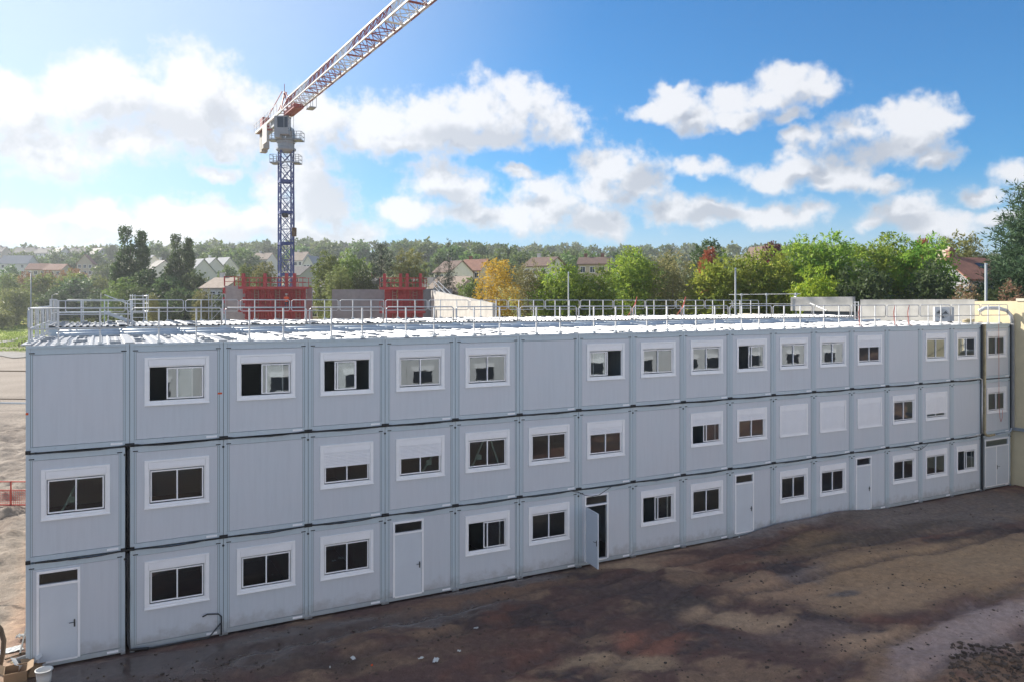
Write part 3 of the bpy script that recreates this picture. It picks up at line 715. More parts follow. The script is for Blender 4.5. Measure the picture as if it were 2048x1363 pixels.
# rear row: only its roofs show above the front row
REAR_Y, REAR_UP = 9.5, 0.25
for k in range(NB):
    h = ZT[2] - ZB[2]
    r = thing('rear_cabin', f'rear row grey cabin with white ribbed roof, {ORD[k]} from the left end', 'site cabin', F(k * PITCH, REAR_Y, ZB[2] + REAR_UP), TH, 'cabins of the rear row')
    part_me('body', 'rbody', lambda: MB().box(0.0, CW, 0.0, CL, 0.0, h), 'cabin_frame', r)
    add_roof(r, h, k + 40)
rw = MB().box(0.02, NB * PITCH - 0.04, REAR_Y + 0.02, REAR_Y + CL - 0.02, -0.3, ZB[2] + REAR_UP - 0.01)
o = link('rear_wall', rw.mesh('rear_wall', 'cabin_frame'), None, F(0, 0, 0), TH); o['kind'] = 'structure'
cr = MB().box(0.0, NB * PITCH, CL + 0.01, REAR_Y - 0.01, 8.20, 8.34)
o = link('corridor_roof', cr.mesh('corridor_roof', 'roof_sheet'), None, F(0, 0, 0), TH); o['kind'] = 'structure'
# long ducts lying in the valley between the rows
for i, (y, r_, z, zl) in enumerate(((6.6, 0.10, 8.46, 'nearest'), (7.6, 0.08, 8.44, 'middle'), (8.8, 0.11, 8.47, 'farthest'))):
    mb = MB()
    for s in range(22):
        a, b_ = 0.4 + s * 2.0, 2.36 + s * 2.0
        if a > 42: break
        mb.tube([(a, y, z), (b_, y, z)], r_, 10); mb.tube([(b_ - 0.02, y, z), (b_ + 0.06, y, z)], r_ + 0.02, 10)
    solo('roof_duct', mb, 'duct_shade_blue', f'long bluish metal duct along the roof valley, {zl} of the three', 'duct', 'ducts along the roof valley', F(0, 0, 0), TH, True)

# ------------------------------------------------------------------ guard rails
def rail_meshes():
    t = 0.022; a, b_ = -1.17, 1.17; zt, zm = 1.0, 0.46
    loop = MB().tube([(a, 0, zm + 0.06), (a, 0, zt - 0.06), (a + 0.06, 0, zt), (b_ - 0.06, 0, zt), (b_, 0, zt - 0.06), (b_, 0, zm + 0.06), (b_ - 0.06, 0, zm), (a + 0.06, 0, zm), (a, 0, zm + 0.06)], t, 6, cap=False)
    post = MB().bar((0, 0, 0.02), (0, 0, 1.0), 0.05, 0.04)
    foot = MB().box(-0.09, 0.09, -0.12, 0.08, 0.0, 0.025).box(-0.05, 0.05, -0.05, 0.05, 0.025, 0.10).bar((0, 0.02, 0.02), (0.16, 0.10, 0.06), 0.03)
    return [loop.mesh('rail_loop', 'rail_paint', True), post.mesh('post', 'rail_paint'), foot.mesh('base_plate', 'galvanised')]
RM = rail_meshes()
def rail(name, loc, rz, label, group, xs=(-0.49, 0.49)):
    r = thing(name, label, 'guardrail', loc, rz, group); link('rail_loop', RM[0], r)
    for x in xs:
        p = link('post', RM[1], r, (x, 0.04, 0)); link('base_plate', RM[2], p)
    return r
ZR = 8.43
for k in range(18):
    rail('guardrail_panel', F((k + 0.5) * PITCH, 0.06, ZR), TH, f'white tubular guardrail panel on the front roof edge, {ORD[k]} from the left', 'guardrail panels along the front roof edge')
for k in range(17):
    rail('guardrail_panel', F((k + 0.62) * PITCH, REAR_Y + CL - 0.1, ZR + REAR_UP), TH, f'white guardrail panel on the rear roof edge, {ORD[k]} from the left', 'guardrail panels along the rear roof edge')
for k in range(6):
    rail('guardrail_panel', F(0.06, 1.25 + k * 2.42, ZR + (REAR_UP if k > 3 else 0)), TH + R(90), f'white guardrail panel on the left roof end, {ORD[k]} from the front corner', 'guardrail panels along the left roof end')
# landing with stairs at the rear left corner
r = thing('access_stair', 'white metal stair landing with railings at the rear left roof corner', 'stair', F(0.15, 12.6, ZR + REAR_UP), TH)
r.scale = (0.85, 0.85, 0.78)
mb = MB()
for x in (0, 1.0, 2.0, 3.2):
    mb.bar((x, 0, 0), (x, 0, 1.25), 0.05)
    mb.bar((x, 1.5, 0), (x, 1.5, 1.25), 0.05)
for z in (0.5, 0.85, 1.22):
    for y in (0, 1.5): mb.bar((0, y, z), (3.2, y, z), 0.04)
    mb.bar((0, 0, z), (0, 1.5, z), 0.04)
part('railing', mb, 'rail_paint', r)
mb = MB()
for i in range(5): mb.box(2.0 + i * 0.26, 2.28 + i * 0.26, 0.1, 1.4, 0.62 - i * 0.13, 0.65 - i * 0.13)
part('steps', mb, 'galvanised', r)
part('stringer', MB().bar((2.0, 0.06, 0.62), (3.3, 0.06, 0.02), 0.05, 0.16), 'rail_paint', r); part('stringer', MB().bar((2.0, 1.44, 0.62), (3.3, 1.44, 0.02), 0.05, 0.16), 'rail_paint', r)
part('landing', MB().box(0, 2.0, 0.05, 1.45, 0.58, 0.63), 'galvanised', r)
for y in (0.03, 1.47): part('handrail', MB().bar((2.0, y, 1.55), (3.3, y, 0.95), 0.04), 'rail_paint', r)
r = thing('cage_ladder', 'white ladder head with hoops beyond the rear roof edge', 'ladder', F(3.3, 16.1, ZR), TH)
r.scale = (0.85, 0.85, 0.72)
mb = MB().bar((-0.35, 0, -1), (-0.35, 0, 2.1), 0.05).bar((0.35, 0, -1), (0.35, 0, 2.1), 0.05)
part('stile', mb, 'rail_paint', r)
mb = MB()
for i in range(10): mb.bar((-0.35, 0, -0.9 + i * 0.3), (0.35, 0, -0.9 + i * 0.3), 0.03)
part('rungs', mb, 'rail_paint', r)
mb = MB()
for z in (1.0, 1.5, 2.0): mb.tube([(-0.4, 0, z), (-0.45, 0.4, z), (-0.25, 0.75, z), (0.25, 0.75, z), (0.45, 0.4, z), (0.4, 0, z)], 0.022, 5)
for x, y in ((-0.45, 0.4), (0.45, 0.4), (-0.2, 0.75), (0.2, 0.75)): mb.bar((x, y, 1.0), (x, y, 2.1), 0.03)
part('cage', mb, 'rail_paint', r)

# ------------------------------------------------------------------ cables, trunking, AC at the front
rnd = random.Random(5)
for row, lab in ((1, 'lower'), (2, 'upper')):
    for c_, (r_, m_, nm) in enumerate(((0.016, 'black_rubber', 'thick'), (0.011, 'dark_steel', 'thin'))):
        pts = []
        x = 0.2
        while x < 41.2:
            f = (x % PITCH) / PITCH
            sag = 0.045 * math.sin(math.pi * f) * (1 if c_ == 0 else 1.6) + rnd.uniform(-0.012, 0.012)
            pts.append((x, -0.045 - 0.03 * c_ + rnd.uniform(-0.01, 0.01), ZB[row] + 0.005 - sag + 0.03 * c_)); x += 0.30
        if row == 1 and c_: 
            for i, p in enumerate(pts):
                for ctr, dp in ((17.6, 0.28), (36.3, 0.30)):
                    d = (p[0] - ctr) / 0.75
                    if abs(d) < 1: pts[i] = (p[0], p[1] - 0.03, p[2] - dp * (1 - d * d))
        solo('power_cable', MB().tube(pts, r_, 5), m_, f'{nm} black cable running along the {lab} joint between cabin rows', 'cable', None, F(0, 0, 0), TH, True)
mb = MB(); x = 1 * PITCH + 0.02
pts = [(2.40, -0.03, 2.72), (2.37, -0.04, 2.5), (2.41, -0.05, 1.6), (2.38, -0.05, 0.8), (2.41, -0.07, 0.25), (2.44, -0.16, 0.10), (2.9, -0.2, 0.07)]
solo('drain_hose', mb.tube(pts, 0.035, 8), 'black_rubber', 'black hose down the joint beside the bottom left door cabin', 'hose', None, F(0, 0, 0), TH, True)
for q, (a, b_) in enumerate(((2.80, 5.66),)):
    solo('black_downpipe', MB().tube([(2.39, -0.02, a + 0.05), (2.40, -0.03, b_ - 0.1)], 0.03, 8), 'black_rubber', 'black pipe in the joint beside the middle left window cabin', 'pipe', None, F(0, 0, 0), TH, True)
pts = [(4.30, -0.06, 0.62), (4.42, -0.10, 0.68), (4.72, -0.12, 0.64), (4.80, -0.10, 0.55), (4.80, -0.09, 0.02)]
mb = MB().tube(pts, 0.022, 6).tube([(4.78, -0.1, 0.35), (4.45, -0.15, 0.02), (4.0, -0.18, 0.05), (3.0, -0.14, 0.04), (2.6, -0.12, 0.06)], 0.02, 6)
solo('bent_pipe', mb, 'dark_steel', 'dark bent pipe standing at the foot of the second cabin', 'pipe', None, F(0, 0, 0), TH, True)
LX = 17 * PITCH
r = thing('cable_trunking', 'pale insulated pipe column down the facade joint left of the last cabins', 'pipe', F(LX + 0.03, -0.06, 0), TH)
part('column', MB().bar((0.06, 0, 3.05), (0.06, 0, 8.45), 0.17, 0.12), 'insulation', r)
part('dark_column', MB().bar((-0.10, 0.02, 0.05), (-0.10, 0.02, 8.42), 0.12, 0.06), 'dark_steel', r)
part('lower_duct', MB().bar((0.06, 0.02, 0.1), (0.06, 0.02, 2.7), 0.08, 0.06), 'aluminium', r)
mb = MB().tube([(0.06, -0.02, 3.1), (0.10, -0.03, 2.9), (0.25, -0.04, 2.79), (0.5, -0.04, 2.76), (0.9, -0.04, 2.78)], 0.06, 8)
part('elbow', mb, 'insulation', r, True)
part('loop_pipe', MB().tube([(-1.9, -0.02, 5.70), (-0.9, -0.03, 5.72), (-0.35, -0.04, 5.74), (-0.16, -0.04, 5.66), (-0.12, -0.03, 5.3), (-0.13, -0.03, 4.0), (-0.12, -0.03, 2.95), (-0.3, -0.03, 2.86), (-1.4, -0.02, 2.84)], 0.035, 8), 'rail_paint', r, True)
r = thing('drain_pipe', 'white pipe column in the corner against the yellow wall', 'pipe', F(LX + 2.62, -0.05, 0), TH)
part('column', MB().bar((0, 0, 3.0), (0, 0, 8.6), 0.17, 0.10), 'net_grey', r)
part('dark_strip', MB().bar((-0.13, 0.02, 2.9), (-0.13, 0.02, 8.4), 0.06, 0.05), 'dark_steel', r)
part('elbow', MB().tube([(0, 0, 8.5), (-0.02, 0.05, 8.85), (-0.15, 0.2, 9.12), (-0.45, 0.5, 9.25), (-0.9, 0.9, 9.25), (-1.1, 1.1, 9.1)], 0.10, 10), 'rail_paint', r, True)
part('low_elbow', MB().tube([(-0.13, -0.02, 3.0), (-0.18, -0.02, 2.85), (-0.4, -0.02, 2.78), (-1.4, -0.02, 2.76)], 0.04, 8), 'duct_shade_blue', r, True)
r = thing('hanging_cord', 'thin brown cord hanging from the roof over the top right cabin', 'cord', F(LX + 1.35, -0.08, 0), TH)
part('cord', MB().tube([(0, 0, 8.45), (0, -0.01, 6), (0.02, 0, 4.2), (0.12, 0, 3.55), (0.2, 0, 3.4), (0.32, 0, 3.6), (0.34, 0, 4.0)], 0.009, 5), 'tape_red', r)
def ac_unit():
    r = thing('air_conditioner', 'white outdoor air conditioner with round fan on the roof by the yellow wall', 'air conditioner', F(LX + 0.95, 2.6, 8.47), TH - 0.75)
    r.scale = (0.85, 0.85, 0.68)
    part('body', MB().box(-0.55, 0.55, 0, 0.42, 0.08, 1.22), 'crane_white', r)
    part('feet', MB().box(-0.45, -0.3, -0.02, 0.44, 0, 0.08).box(0.3, 0.45, -0.02, 0.44, 0, 0.08), 'dark_steel', r)
    mb = MB()
    for rr in (0.12, 0.2, 0.28, 0.36): mb.tube([(-0.12 + rr * math.cos(t), -0.02, 0.66 + rr * math.sin(t)) for t in [i * math.pi / 12 for i in range(25)]], 0.009, 4)
    for i in range(8):
        t = i * math.pi / 4; mb.bar((-0.12, -0.02, 0.66), (-0.12 + 0.36 * math.cos(t), -0.02, 0.66 + 0.36 * math.sin(t)), 0.01)
    part('fan_grille', mb, 'crane_grey', r)
    mb = MB()
    for i in range(3):
        t = i * 2.1; mb.add([(-0.12, -0.006, 0.66), (-0.12 + 0.34 * math.cos(t), -0.003, 0.66 + 0.34 * math.sin(t)), (-0.12 + 0.34 * math.cos(t + 0.9), -0.010, 0.66 + 0.34 * math.sin(t + 0.9))], [(0, 1, 2)])
    part('fan', mb, 'dark_steel', r)
    part('service_panel', MB().box(0.32, 0.56, -0.012, 0.3, 0.12, 1.18), 'plastic_grey', r)
ac_unit()
solo('coiled_hose', MB().tube([(0.3 * math.cos(t), 0.22 * math.sin(t), 0.05 + 0.012 * t) for t in [i * 0.35 for i in range(40)]], 0.035, 6), 'insulation', 'beige hose coiled on the roof edge beside the air conditioner', 'hose', None, F(LX - 0.3, 0.5, 8.47), TH, True)
for i, (kx, lab) in enumerate(((13.2, 'left'), (14.2, 'middle'), (14.62, 'right'))):
    pts = [(0, 0, 0.05), (0.05, 0.05, 0.4), (-0.05, 0, 0.7), (0.06, 0, 1.0), (-0.04, -0.02, 0.6), (0.03, -0.02, 0.1), (0.12, -0.1, 0.04)]
    solo('warning_tape', MB().tube(pts, 0.013, 4), 'tape_red', f'red and white tape tangled on the front guardrail, {lab} one of three', 'tape', 'warning tape on the front guardrail', F(kx * PITCH, 0.0, ZR), TH)
for i, (u, lab) in enumerate(((1255, 'left'), (1348, 'right'))):
    Y = 49.5; X = (u - 1024) / FPX * Y
    pts = [(-0.3, 0, 0.05), (-0.1, 0, 0.35), (0.1, 0, 0.7), (0.25, 0, 1.2), (0.18, 0.05, 0.8), (-0.05, 0, 0.3), (0.1, 0, 0.05)]
    solo('warning_tape', MB().tube(pts, 0.02, 4), 'tape_red', f'red tape hanging on the rear guardrail in front of green trees, {lab} one', 'tape', 'warning tape on the rear guardrail', Vector((X, Y - 2.2, ZR + REAR_UP)))
# green props behind windows of the middle row
for k, (xa, xb), lab in ((0, (0.75, 1.25), 'leftmost middle row window'), (4, (1.25, 1.95), 'half shuttered fifth window of the middle row'), (5, (0.65, 1.15), 'left pane of the sixth middle window'), (5, (1.75, 1.38), 'right pane of the sixth middle window')):
    mb = MB().bar((xa, 0.22, WZ0 + 0.02), (xb, 0.22, WZ0 + 1.05), 0.09, 0.05).box(xa + 0.22, xa + 0.40, 0.17, 0.20, WZ0 + 0.35, WZ0 + 0.52)
    solo('diagonal_prop', mb, 'prop_green', f'pale green diagonal prop behind the {lab}', 'prop', 'green props behind windows', F(k * PITCH, 0, ZB[1]), TH)

# ------------------------------------------------------------------ yellow building, concrete walls behind the roof, opposite block
r = thing('yellow_building', 'yellow rendered building at the right edge, joined to the cabins', 'building', F(18 * PITCH + 0.28, 0, 0), TH)
yb = MB(); WINZ = [(1.0, 2.5), (3.9, 5.4), (6.9, 8.3)]
# wall toward the camera, with window openings along local -y
ys = [0.6]; cuts = [(-2.6, -1.5)]
y_hi = 2.0; prev = y_hi
for a, b_ in cuts:
    yb.box(0, 0.35, b_, prev, -0.4, 9.62)
    zs = -0.4
    for z0, z1 in WINZ: yb.box(0, 0.35, a, b_, zs, z0); zs = z1
    yb.box(0, 0.35, a, b_, zs, 9.62); prev = a
yb.box(0, 0.35, -6, prev, -0.4, 9.62)
yb.box(0.35, 9, -6, 2, 9.0, 9.3).box(0.35, 9, -6, -5.7, -0.4, 9.0).box(8.7, 9, -5.7, 2, -0.4, 9.0)
part('wall', yb, 'render_yellow', r)
part('coping', MB().box(-0.05, 0.4, -6, -0.2, 9.62, 9.76), 'render_trim', r)
for a, b_ in cuts:
    for z0, z1 in WINZ:
        w = part('window', MB().box(0.10, 0.16, a, a + 0.07, z0, z1).box(0.10, 0.16, b_ - 0.07, b_, z0, z1).box(0.10, 0.16, a + 0.07, b_ - 0.07, z1 - 0.07, z1).box(0.10, 0.16, a + 0.07, b_ - 0.07, z0, z0 + 0.07), 'white_plastic', r)
        part('pane', MB().add([(0.13, a + 0.07, z0 + 0.07), (0.13, b_ - 0.07, z0 + 0.07), (0.13, b_ - 0.07, z1 - 0.07), (0.13, a + 0.07, z1 - 0.07)], [(0, 1, 2, 3)]), 'window_dark', w)
        part('surround', MB().box(-0.03, 0.0, a - 0.12, a, z0 - 0.1, z1 + 0.1).box(-0.03, 0.0, b_, b_ + 0.12, z0 - 0.1, z1 + 0.1).box(-0.03, 0, a, b_, z1, z1 + 0.1).box(-0.05, 0, a, b_, z0 - 0.1, z0), 'render_trim', w)
part('grey_trunking', MB().bar((-0.06, -6, 2.95), (-0.06, -0.05, 2.95), 0.12, 0.16), 'crane_grey', r)
FX18 = 18 * PITCH + 0.28
def flank(y0, y1, z0, z1, m, label, x=0.0):
    """slab standing along the flank line behind the yellow building"""
    r = thing('concrete_wall', label, 'wall', F(FX18 + x, y0, 0), TH)
    part('slab', MB().box(0, 0.25, 0, y1 - y0, z0, z1), m, r)
    return r
flank(2.02, 9.3, 0, 9.72, 'concrete', 'long pale concrete parapet slab between the yellow wall and the gap', 0.02)
flank(9.85, 14.9, 8.95, 9.90, 'concrete', 'short pale concrete parapet slab left of the gap, before green trees')
flank(9.4, 14.2, 0, 8.93, 'concrete_shaded', 'shaded recessed concrete wall under the short pale parapet slab', 0.5)
flank(14.3, 20.0, 0, 8.70, 'render_trim', 'low beige concrete wall beyond the short parapet slab', 0.0)
r = thing('scaffold_rail', 'grey steel tube rail standing on the low beige wall before the green trees', 'rail', F(FX18 + 0.3, 14.7, 8.7), TH)
for y in (0, 2.7, 5.2): part('upright', MB().tube([(0, y, 0), (0, y, 1.5)], 0.04, 8).box(-0.08, 0.08, y - 0.08, y + 0.08, 1.34, 1.48), 'galvanised', r)
for z in (0.72, 1.42): part('rail_tube', MB().tube([(0, -0.4, z), (0, 6.5, z)], 0.026, 6), 'crane_grey', r)
part('brace', MB().tube([(-0.05, 0.1, 1.25), (-0.5, -3.0, 0.3)], 0.03, 6), 'galvanised', r)
for y, lab in ((9.45, 'front'), (9.7, 'rear')): solo('gap_post', MB().bar((0, 0, 8.3), (0, 0, 9.6), 0.05).bar((0, 0, 9.55), (0, 0.2, 9.55), 0.04), 'rail_paint', f'white steel post in the gap between the parapet slabs, {lab} one', 'post', None, F(FX18 + 0.05, y, 0), TH)
def fx_at(u, y):
    t = (u - 1024) / FPX; ax, ay = X0 - y * ST, Y0 + y * CT
    return (t * ay - ax) / (CT - t * ST)
# galvanised poles rising behind the roof
for u, vt, vb, Y, rr, lab in ((1137, 545, 640, 62, 0.05, 'thin galvanised pole before the green trees, left one behind the roof'), (1471, 537, 632, 56, 0.06, 'galvanised pole beside the steel tube rail behind the roof'), (1972, 528, 604, 52, 0.085, 'thick galvanised pole in front of the dark conifer')):
    p = at(u, vt, Y); r = thing('steel_pole', lab, 'pole', (p.x, p.y, 0))
    part('shaft', MB().tube([(0, 0, -0.5), (0, 0, p.z)], rr, 10), 'crane_grey', r, True)
    part('cap', MB().tube([(0, 0, p.z - 0.05), (0, 0, p.z + 0.04)], rr * 1.12, 10), 'aluminium', r)
# opposite block, behind the photographer: reflected in the panes
r = thing('opposite_block', 'white three storey site cabin block reflected in the facade windows', 'building', F(-16, -27.5, 0), TH)
ob = MB()
for k in range(34):
    for z in (0, 2.8, 5.6): ob.box(k * 2.44, k * 2.44 + 2.42, -5, 0, z, z + 2.74)
part('wall', ob, 'crane_white', r)
for k in range(34):
    for z in (0, 2.8, 5.6):
        if (k * 3 + int(z)) % 5 == 4: continue
        part_me('window', f'opw{z}', lambda: MB().box(0.5, 1.9, 0.001, 0.03, z + 1.1, z + 1.95), 'window_dark', r).location = (k * 2.44, 0, 0)
        part_me('shutter', f'ops{z}', lambda: MB().box(0.4, 2.0, 0.001, 0.05, z + 1.96, z + 2.3), 'white_plastic', r).location = (k * 2.44, 0, 0)

# ------------------------------------------------------------------ crane
CRD = 100.0; cp = at(572, 560, CRD); CX, CY = cp.x, CRD
cz0 = gz(CX, CY); JZ = ZC + 24.2
jd = Vector((0.579, -1.0, 0)).normalized(); JR = math.atan2(jd.y, jd.x)
crane = thing('tower_crane', 'tall tower crane with blue lattice mast and red and white jib', 'crane', (CX, CY, cz0))
MT = JZ - cz0 - 4.9                                        # top of the mast
sec = 4.0; hw = 0.80; mast_rot = R(28)
def mast_section(z0, z1):
    mb = MB(); rot = lambda x, y, z: (x * math.cos(mast_rot) - y * math.sin(mast_rot), x * math.sin(mast_rot) + y * math.cos(mast_rot), z)
    cs = [(-hw, -hw), (hw, -hw), (hw, hw), (-hw, hw)]
    for x, y in cs: mb.bar(rot(x, y, z0), rot(x, y, z1), 0.15)
    for i in range(4):
        p, q = cs[i], cs[(i + 1) % 4]; m = (z0 + z1) / 2
        for a, b_ in ((z0, m), (m, z1)):
            mb.bar(rot(*p, a), rot(*q, b_), 0.085); mb.bar(rot(*q, a), rot(*p, b_), 0.085)
        mb.bar(rot(*p, z0 + 0.12), rot(*q, z0 + 0.12), 0.10, 0.34); mb.bar(rot(*p, m), rot(*q, m), 0.06)
    for i in range(12): mb.bar(rot(-0.2, 0.3, z0 + i * (z1 - z0) / 12), rot(0.2, 0.3, z0 + i * (z1 - z0) / 12), 0.035)
    mb.bar(rot(-0.2, 0.3, z0), rot(-0.2, 0.3, z1), 0.04); mb.bar(rot(0.2, 0.3, z0), rot(0.2, 0.3, z1), 0.04)
    return mb
z = MT
while z > 0:
    part('mast_section', mast_section(max(0, z - sec), z), 'crane_blue', crane); z -= sec
def cage_platform(zb, w, h, m, split):
    p = part('platform', MB().box(-w, -0.95, -0.8, 0.8, zb, zb + 0.16).box(0.95, w, -0.8, 0.8, zb, zb + 0.16).box(-0.95, 0.95, -1.15, -0.95, zb, zb + 0.16), 'crane_grey', crane)
    for sx in (-1, 1):
        mb = MB(); a, b_ = (sx * w, sx * 1.0)
        for zz in (0.55, 1.1): 
            for y in (-0.78, 0.78): mb.bar((a, y, zb + zz), (b_, y, zb + zz), 0.05)
            mb.bar((a, -0.78, zb + zz), (a, 0.78, zb + zz), 0.05)
        for x in (a, (a + b_) / 2, b_):
            for y in (-0.78, 0.78): mb.bar((x, y, zb), (x, y, zb + 1.1), 0.05)
        part('platform_rail', mb, m, p)
cage_platform(MT - 1.6, 1.85, 1.1, 'crane_grey', True)
cage_platform(MT + 1.35, 2.15, 1.1, 'crane_grey', True)
part('slewing_ring', MB().lathe([(0.95, -0.1), (1.25, 0.15), (1.25, 0.35), (1.05, 0.45), (1.05, 1.0), (1.15, 1.05), (1.15, 1.3), (0.9, 1.35)], (0, 0, MT), 20), 'crane_grey', crane, False)
mb = MB()
for sx in (-1, 1): mb.add([(sx * 1.1, -0.8, MT + 1.3), (sx * 0.15, -0.8, MT + 1.3), (sx * 0.45, -0.8, MT + 3.0), (sx * 0.85, -0.8, MT + 3.0), (sx * 1.1, 0.8, MT + 1.3), (sx * 0.15, 0.8, MT + 1.3), (sx * 0.45, 0.8, MT + 3.0), (sx * 0.85, 0.8, MT + 3.0)], [(0, 1, 2, 3), (7, 6, 5, 4), (0, 3, 7, 4), (1, 5, 6, 2), (3, 2, 6, 7)])
part('turntable', mb, 'crane_grey', crane)
# upper works rotate with the jib: local x along the jib
def J(x, y, z): return Vector((x * math.cos(JR) - y * math.sin(JR), x * math.sin(JR) + y * math.cos(JR), z + JZ - cz0))
def jb(mb, p, q, w, h=None): mb.bar(J(*p), J(*q), w, h)
# cab
cab = MB(); cz = JZ - cz0 - 3.05
cx0 = 0.15
cab.box(-0.95, 0.85, -1.9, -0.6, cz, cz + 0.16).box(-0.95, 0.85, -1.9, -0.6, cz + 2.2, cz + 2.32).box(-0.95, -0.55, -1.9, -0.6, cz + 0.16, cz + 2.2).box(0.76, 0.85, -1.9, -1.8, cz + 0.16, cz + 2.2).box(-0.55, 0.85, -1.88, -1.8, cz + 0.16, cz + 0.85).box(0.78, 0.85, -1.8, -0.6, cz + 0.16, cz + 0.6).box(0.25, 0.32, -1.9, -1.84, cz + 0.85, cz + 2.2)
cb = part('operator_cab', cab, 'crane_grey', crane)
part('cab_window', MB().box(-0.55, 0.76, -1.86, -1.83, cz + 0.85, cz + 2.2).box(0.79, 0.82, -1.8, -0.62, cz + 0.6, cz + 2.2), 'cab_glass', cb)
part('cab_base', MB().box(-0.9, -0.2, -2.0, -1.2, cz - 0.45, cz - 0.01), 'crane_grey', cb)
# jib: triangular truss, sections alternately white and red
JW, JH, SL = 0.88, 1.85, 5.2
for s in range(12):
    a, b_ = 1.2 + s * SL, 1.2 + (s + 1) * SL
    ch = MB()
    for (y, zz, w) in ((-JW, 0, 0.13), (JW, 0, 0.13), (0, JH, 0.15)): jb(ch, (a, y, zz), (b_, y, zz), w)
    c = part('jib_chord', ch, 'crane_white', crane)
    dg = MB(); n = 3; st = (b_ - a) / n
    for i in range(n):
        x0, x1, xm = a + i * st, a + (i + 1) * st, a + (i + 0.5) * st
        for y in (-JW, JW): jb(dg, (x0, y, 0), (xm, 0, JH), 0.065); jb(dg, (xm, 0, JH), (x1, y, 0), 0.065)
        jb(dg, (x0, -JW, 0), (x0, JW, 0), 0.08); jb(dg, (x0, -JW, 0) if i % 2 else (x0, JW, 0), (x1, JW, 0) if i % 2 else (x1, -JW, 0), 0.06)
    jb(dg, (a + 0.1, -JW, -0.02), (a + 0.1, JW, -0.02), 0.3, 0.08)
    part('jib_lacing', dg, 'crane_red' if s % 3 != 1 else 'crane_white', c)
mb = MB()
for i in range(30):
    mb.cur = i % 2; jb(mb, (1.2 + i * 2.0, JW + 0.11, -0.09), (3.2 + i * 2.0, JW + 0.11, -0.09), 0.05, 0.12)
part('jib_rail', mb, ('crane_white', 'crane_red'), crane)
mb = MB(); jb(mb, (2, 0.2, -0.55), (62, 0.2, -0.35), 0.03); jb(mb, (2, -0.1, -0.6), (62, -0.1, -0.45), 0.03); part('hoist_rope', mb, 'dark_steel', crane)
mb = MB()
for y in (-JW, JW): jb(mb, (-14.0, y, 0), (1.2, y, 0), 0.22, 0.3)
for i in range(8): jb(mb, (-13.5 + i * 1.9, -JW, 0), (-13.5 + i * 1.9, JW, 0), 0.1)
part('counter_jib', mb, 'crane_white', crane)
mb = MB()
for y in (-JW - 0.25, JW + 0.25):
    for z in (0.6, 1.15): jb(mb, (-13.8, y, z), (0, y, z), 0.045)
    for i in range(9): jb(mb, (-13.8 + i * 1.7, y, 0), (-13.8 + i * 1.7, y, 1.15), 0.045)
part('walkway_rail', mb, 'crane_white', crane)
mb = MB()
jb(mb, (-0.6, -0.6, 0), (-0.8, 0, 3.0), 0.13); jb(mb, (-0.6, 0.6, 0), (-0.8, 0, 3.0), 0.13); jb(mb, (1.2, 0, JH), (-0.8, 0, 3.0), 0.11); jb(mb, (-0.8, 0, 3.0), (-0.8, 0, 4.0), 0.06); jb(mb, (1.2, -JW, 0), (1.2, 0, JH), 0.14); jb(mb, (1.2, JW, 0), (1.2, 0, JH), 0.14)
part('tower_head', mb, 'crane_red', crane)
mb = MB(); jb(mb, (-0.8, 0.3, 3.0), (-11.5, 0.6, 0.2), 0.09); jb(mb, (-0.8, -0.3, 3.0), (-11.5, -0.6, 0.2), 0.09); part('pendant_bar', mb, 'crane_red', crane)
for i in range(2):
    mb = MB(); mb.bar(J(-12.9 + i * 1.1, 0, 0.1), J(-12.9 + i * 1.1, 0, -2.9 + 0.3 * i), 0.85, 1.3, up=tuple(jd)); part('counterweight', mb, 'concrete', crane)
mb = MB(); mb.bar(J(-13.8, 0.2, 1.1), J(-12.2, 0.2, 1.1), 1.0, 1.9); part('winch_housing', mb, 'crane_red', crane)
mb = MB(); mb.bar(J(-14.6, 0, 0.1), J(-10.8, 0, 0.1), 1.7, 0.25); part('counter_jib_deck', mb, 'crane_red', crane)
mb = MB(); mb.bar(J(-7.6, -1.0, -0.2), J(-7.6, -1.0, -2.6), 0.1, 2.4, up=tuple(jd)); part('sign_board', mb, 'paper_white', crane)
mb = MB(); mb.bar(J(-6.0, 0, -0.3), J(-4.0, 0, -0.3), 1.2, 1.2); part('electric_cabinet', mb, 'crane_grey', crane)
mb = MB(); mb.bar(J(1.2, 0, -0.35), J(6.2, 0, -0.35), 1.2, 0.5); part('trolley', mb, 'crane_red', crane)
mb = MB(); mb.bar(J(6.3, 1.3, -0.7), J(7.9, 1.3, -0.7), 0.8, 0.12)
for x in (6.3, 7.9): mb.bar(J(x, 1.0, -0.7), J(x, 1.0, 0.5), 0.05); mb.bar(J(x, 1.7, -0.7), J(x, 1.7, 0.5), 0.05)
mb.bar(J(6.3, 1.7, 0.5), J(7.9, 1.7, 0.5), 0.05); part('service_basket', mb, 'crane_grey', crane)
hk = at(588.5, 470, CRD - 1.5) - Vector((CX, CY, cz0))
mb = MB(); mb.bar(hk + Vector((0, 0, -0.2)), hk + Vector((0, 0, 0.9)), 0.35, 0.5); part('hook_block', mb, 'wood_old', crane)
mb = MB().bar(hk + Vector((0.05, 0, 0.9)), (hk.x - 0.1, hk.y, JZ - cz0 - 0.4), 0.035).bar(hk + Vector((0, 0, -0.2)), hk + Vector((0.0, 0, -1.9)), 0.06); part('hook_rope', mb, 'dark_steel', crane)
mb = MB().lathe([(0.3, 0), (0.42, 0.15), (0.42, 0.4), (0.3, 0.55)], (0.15, -0.85, MT - 8.6), 12); part('floodlight', mb, 'dark_steel', crane)

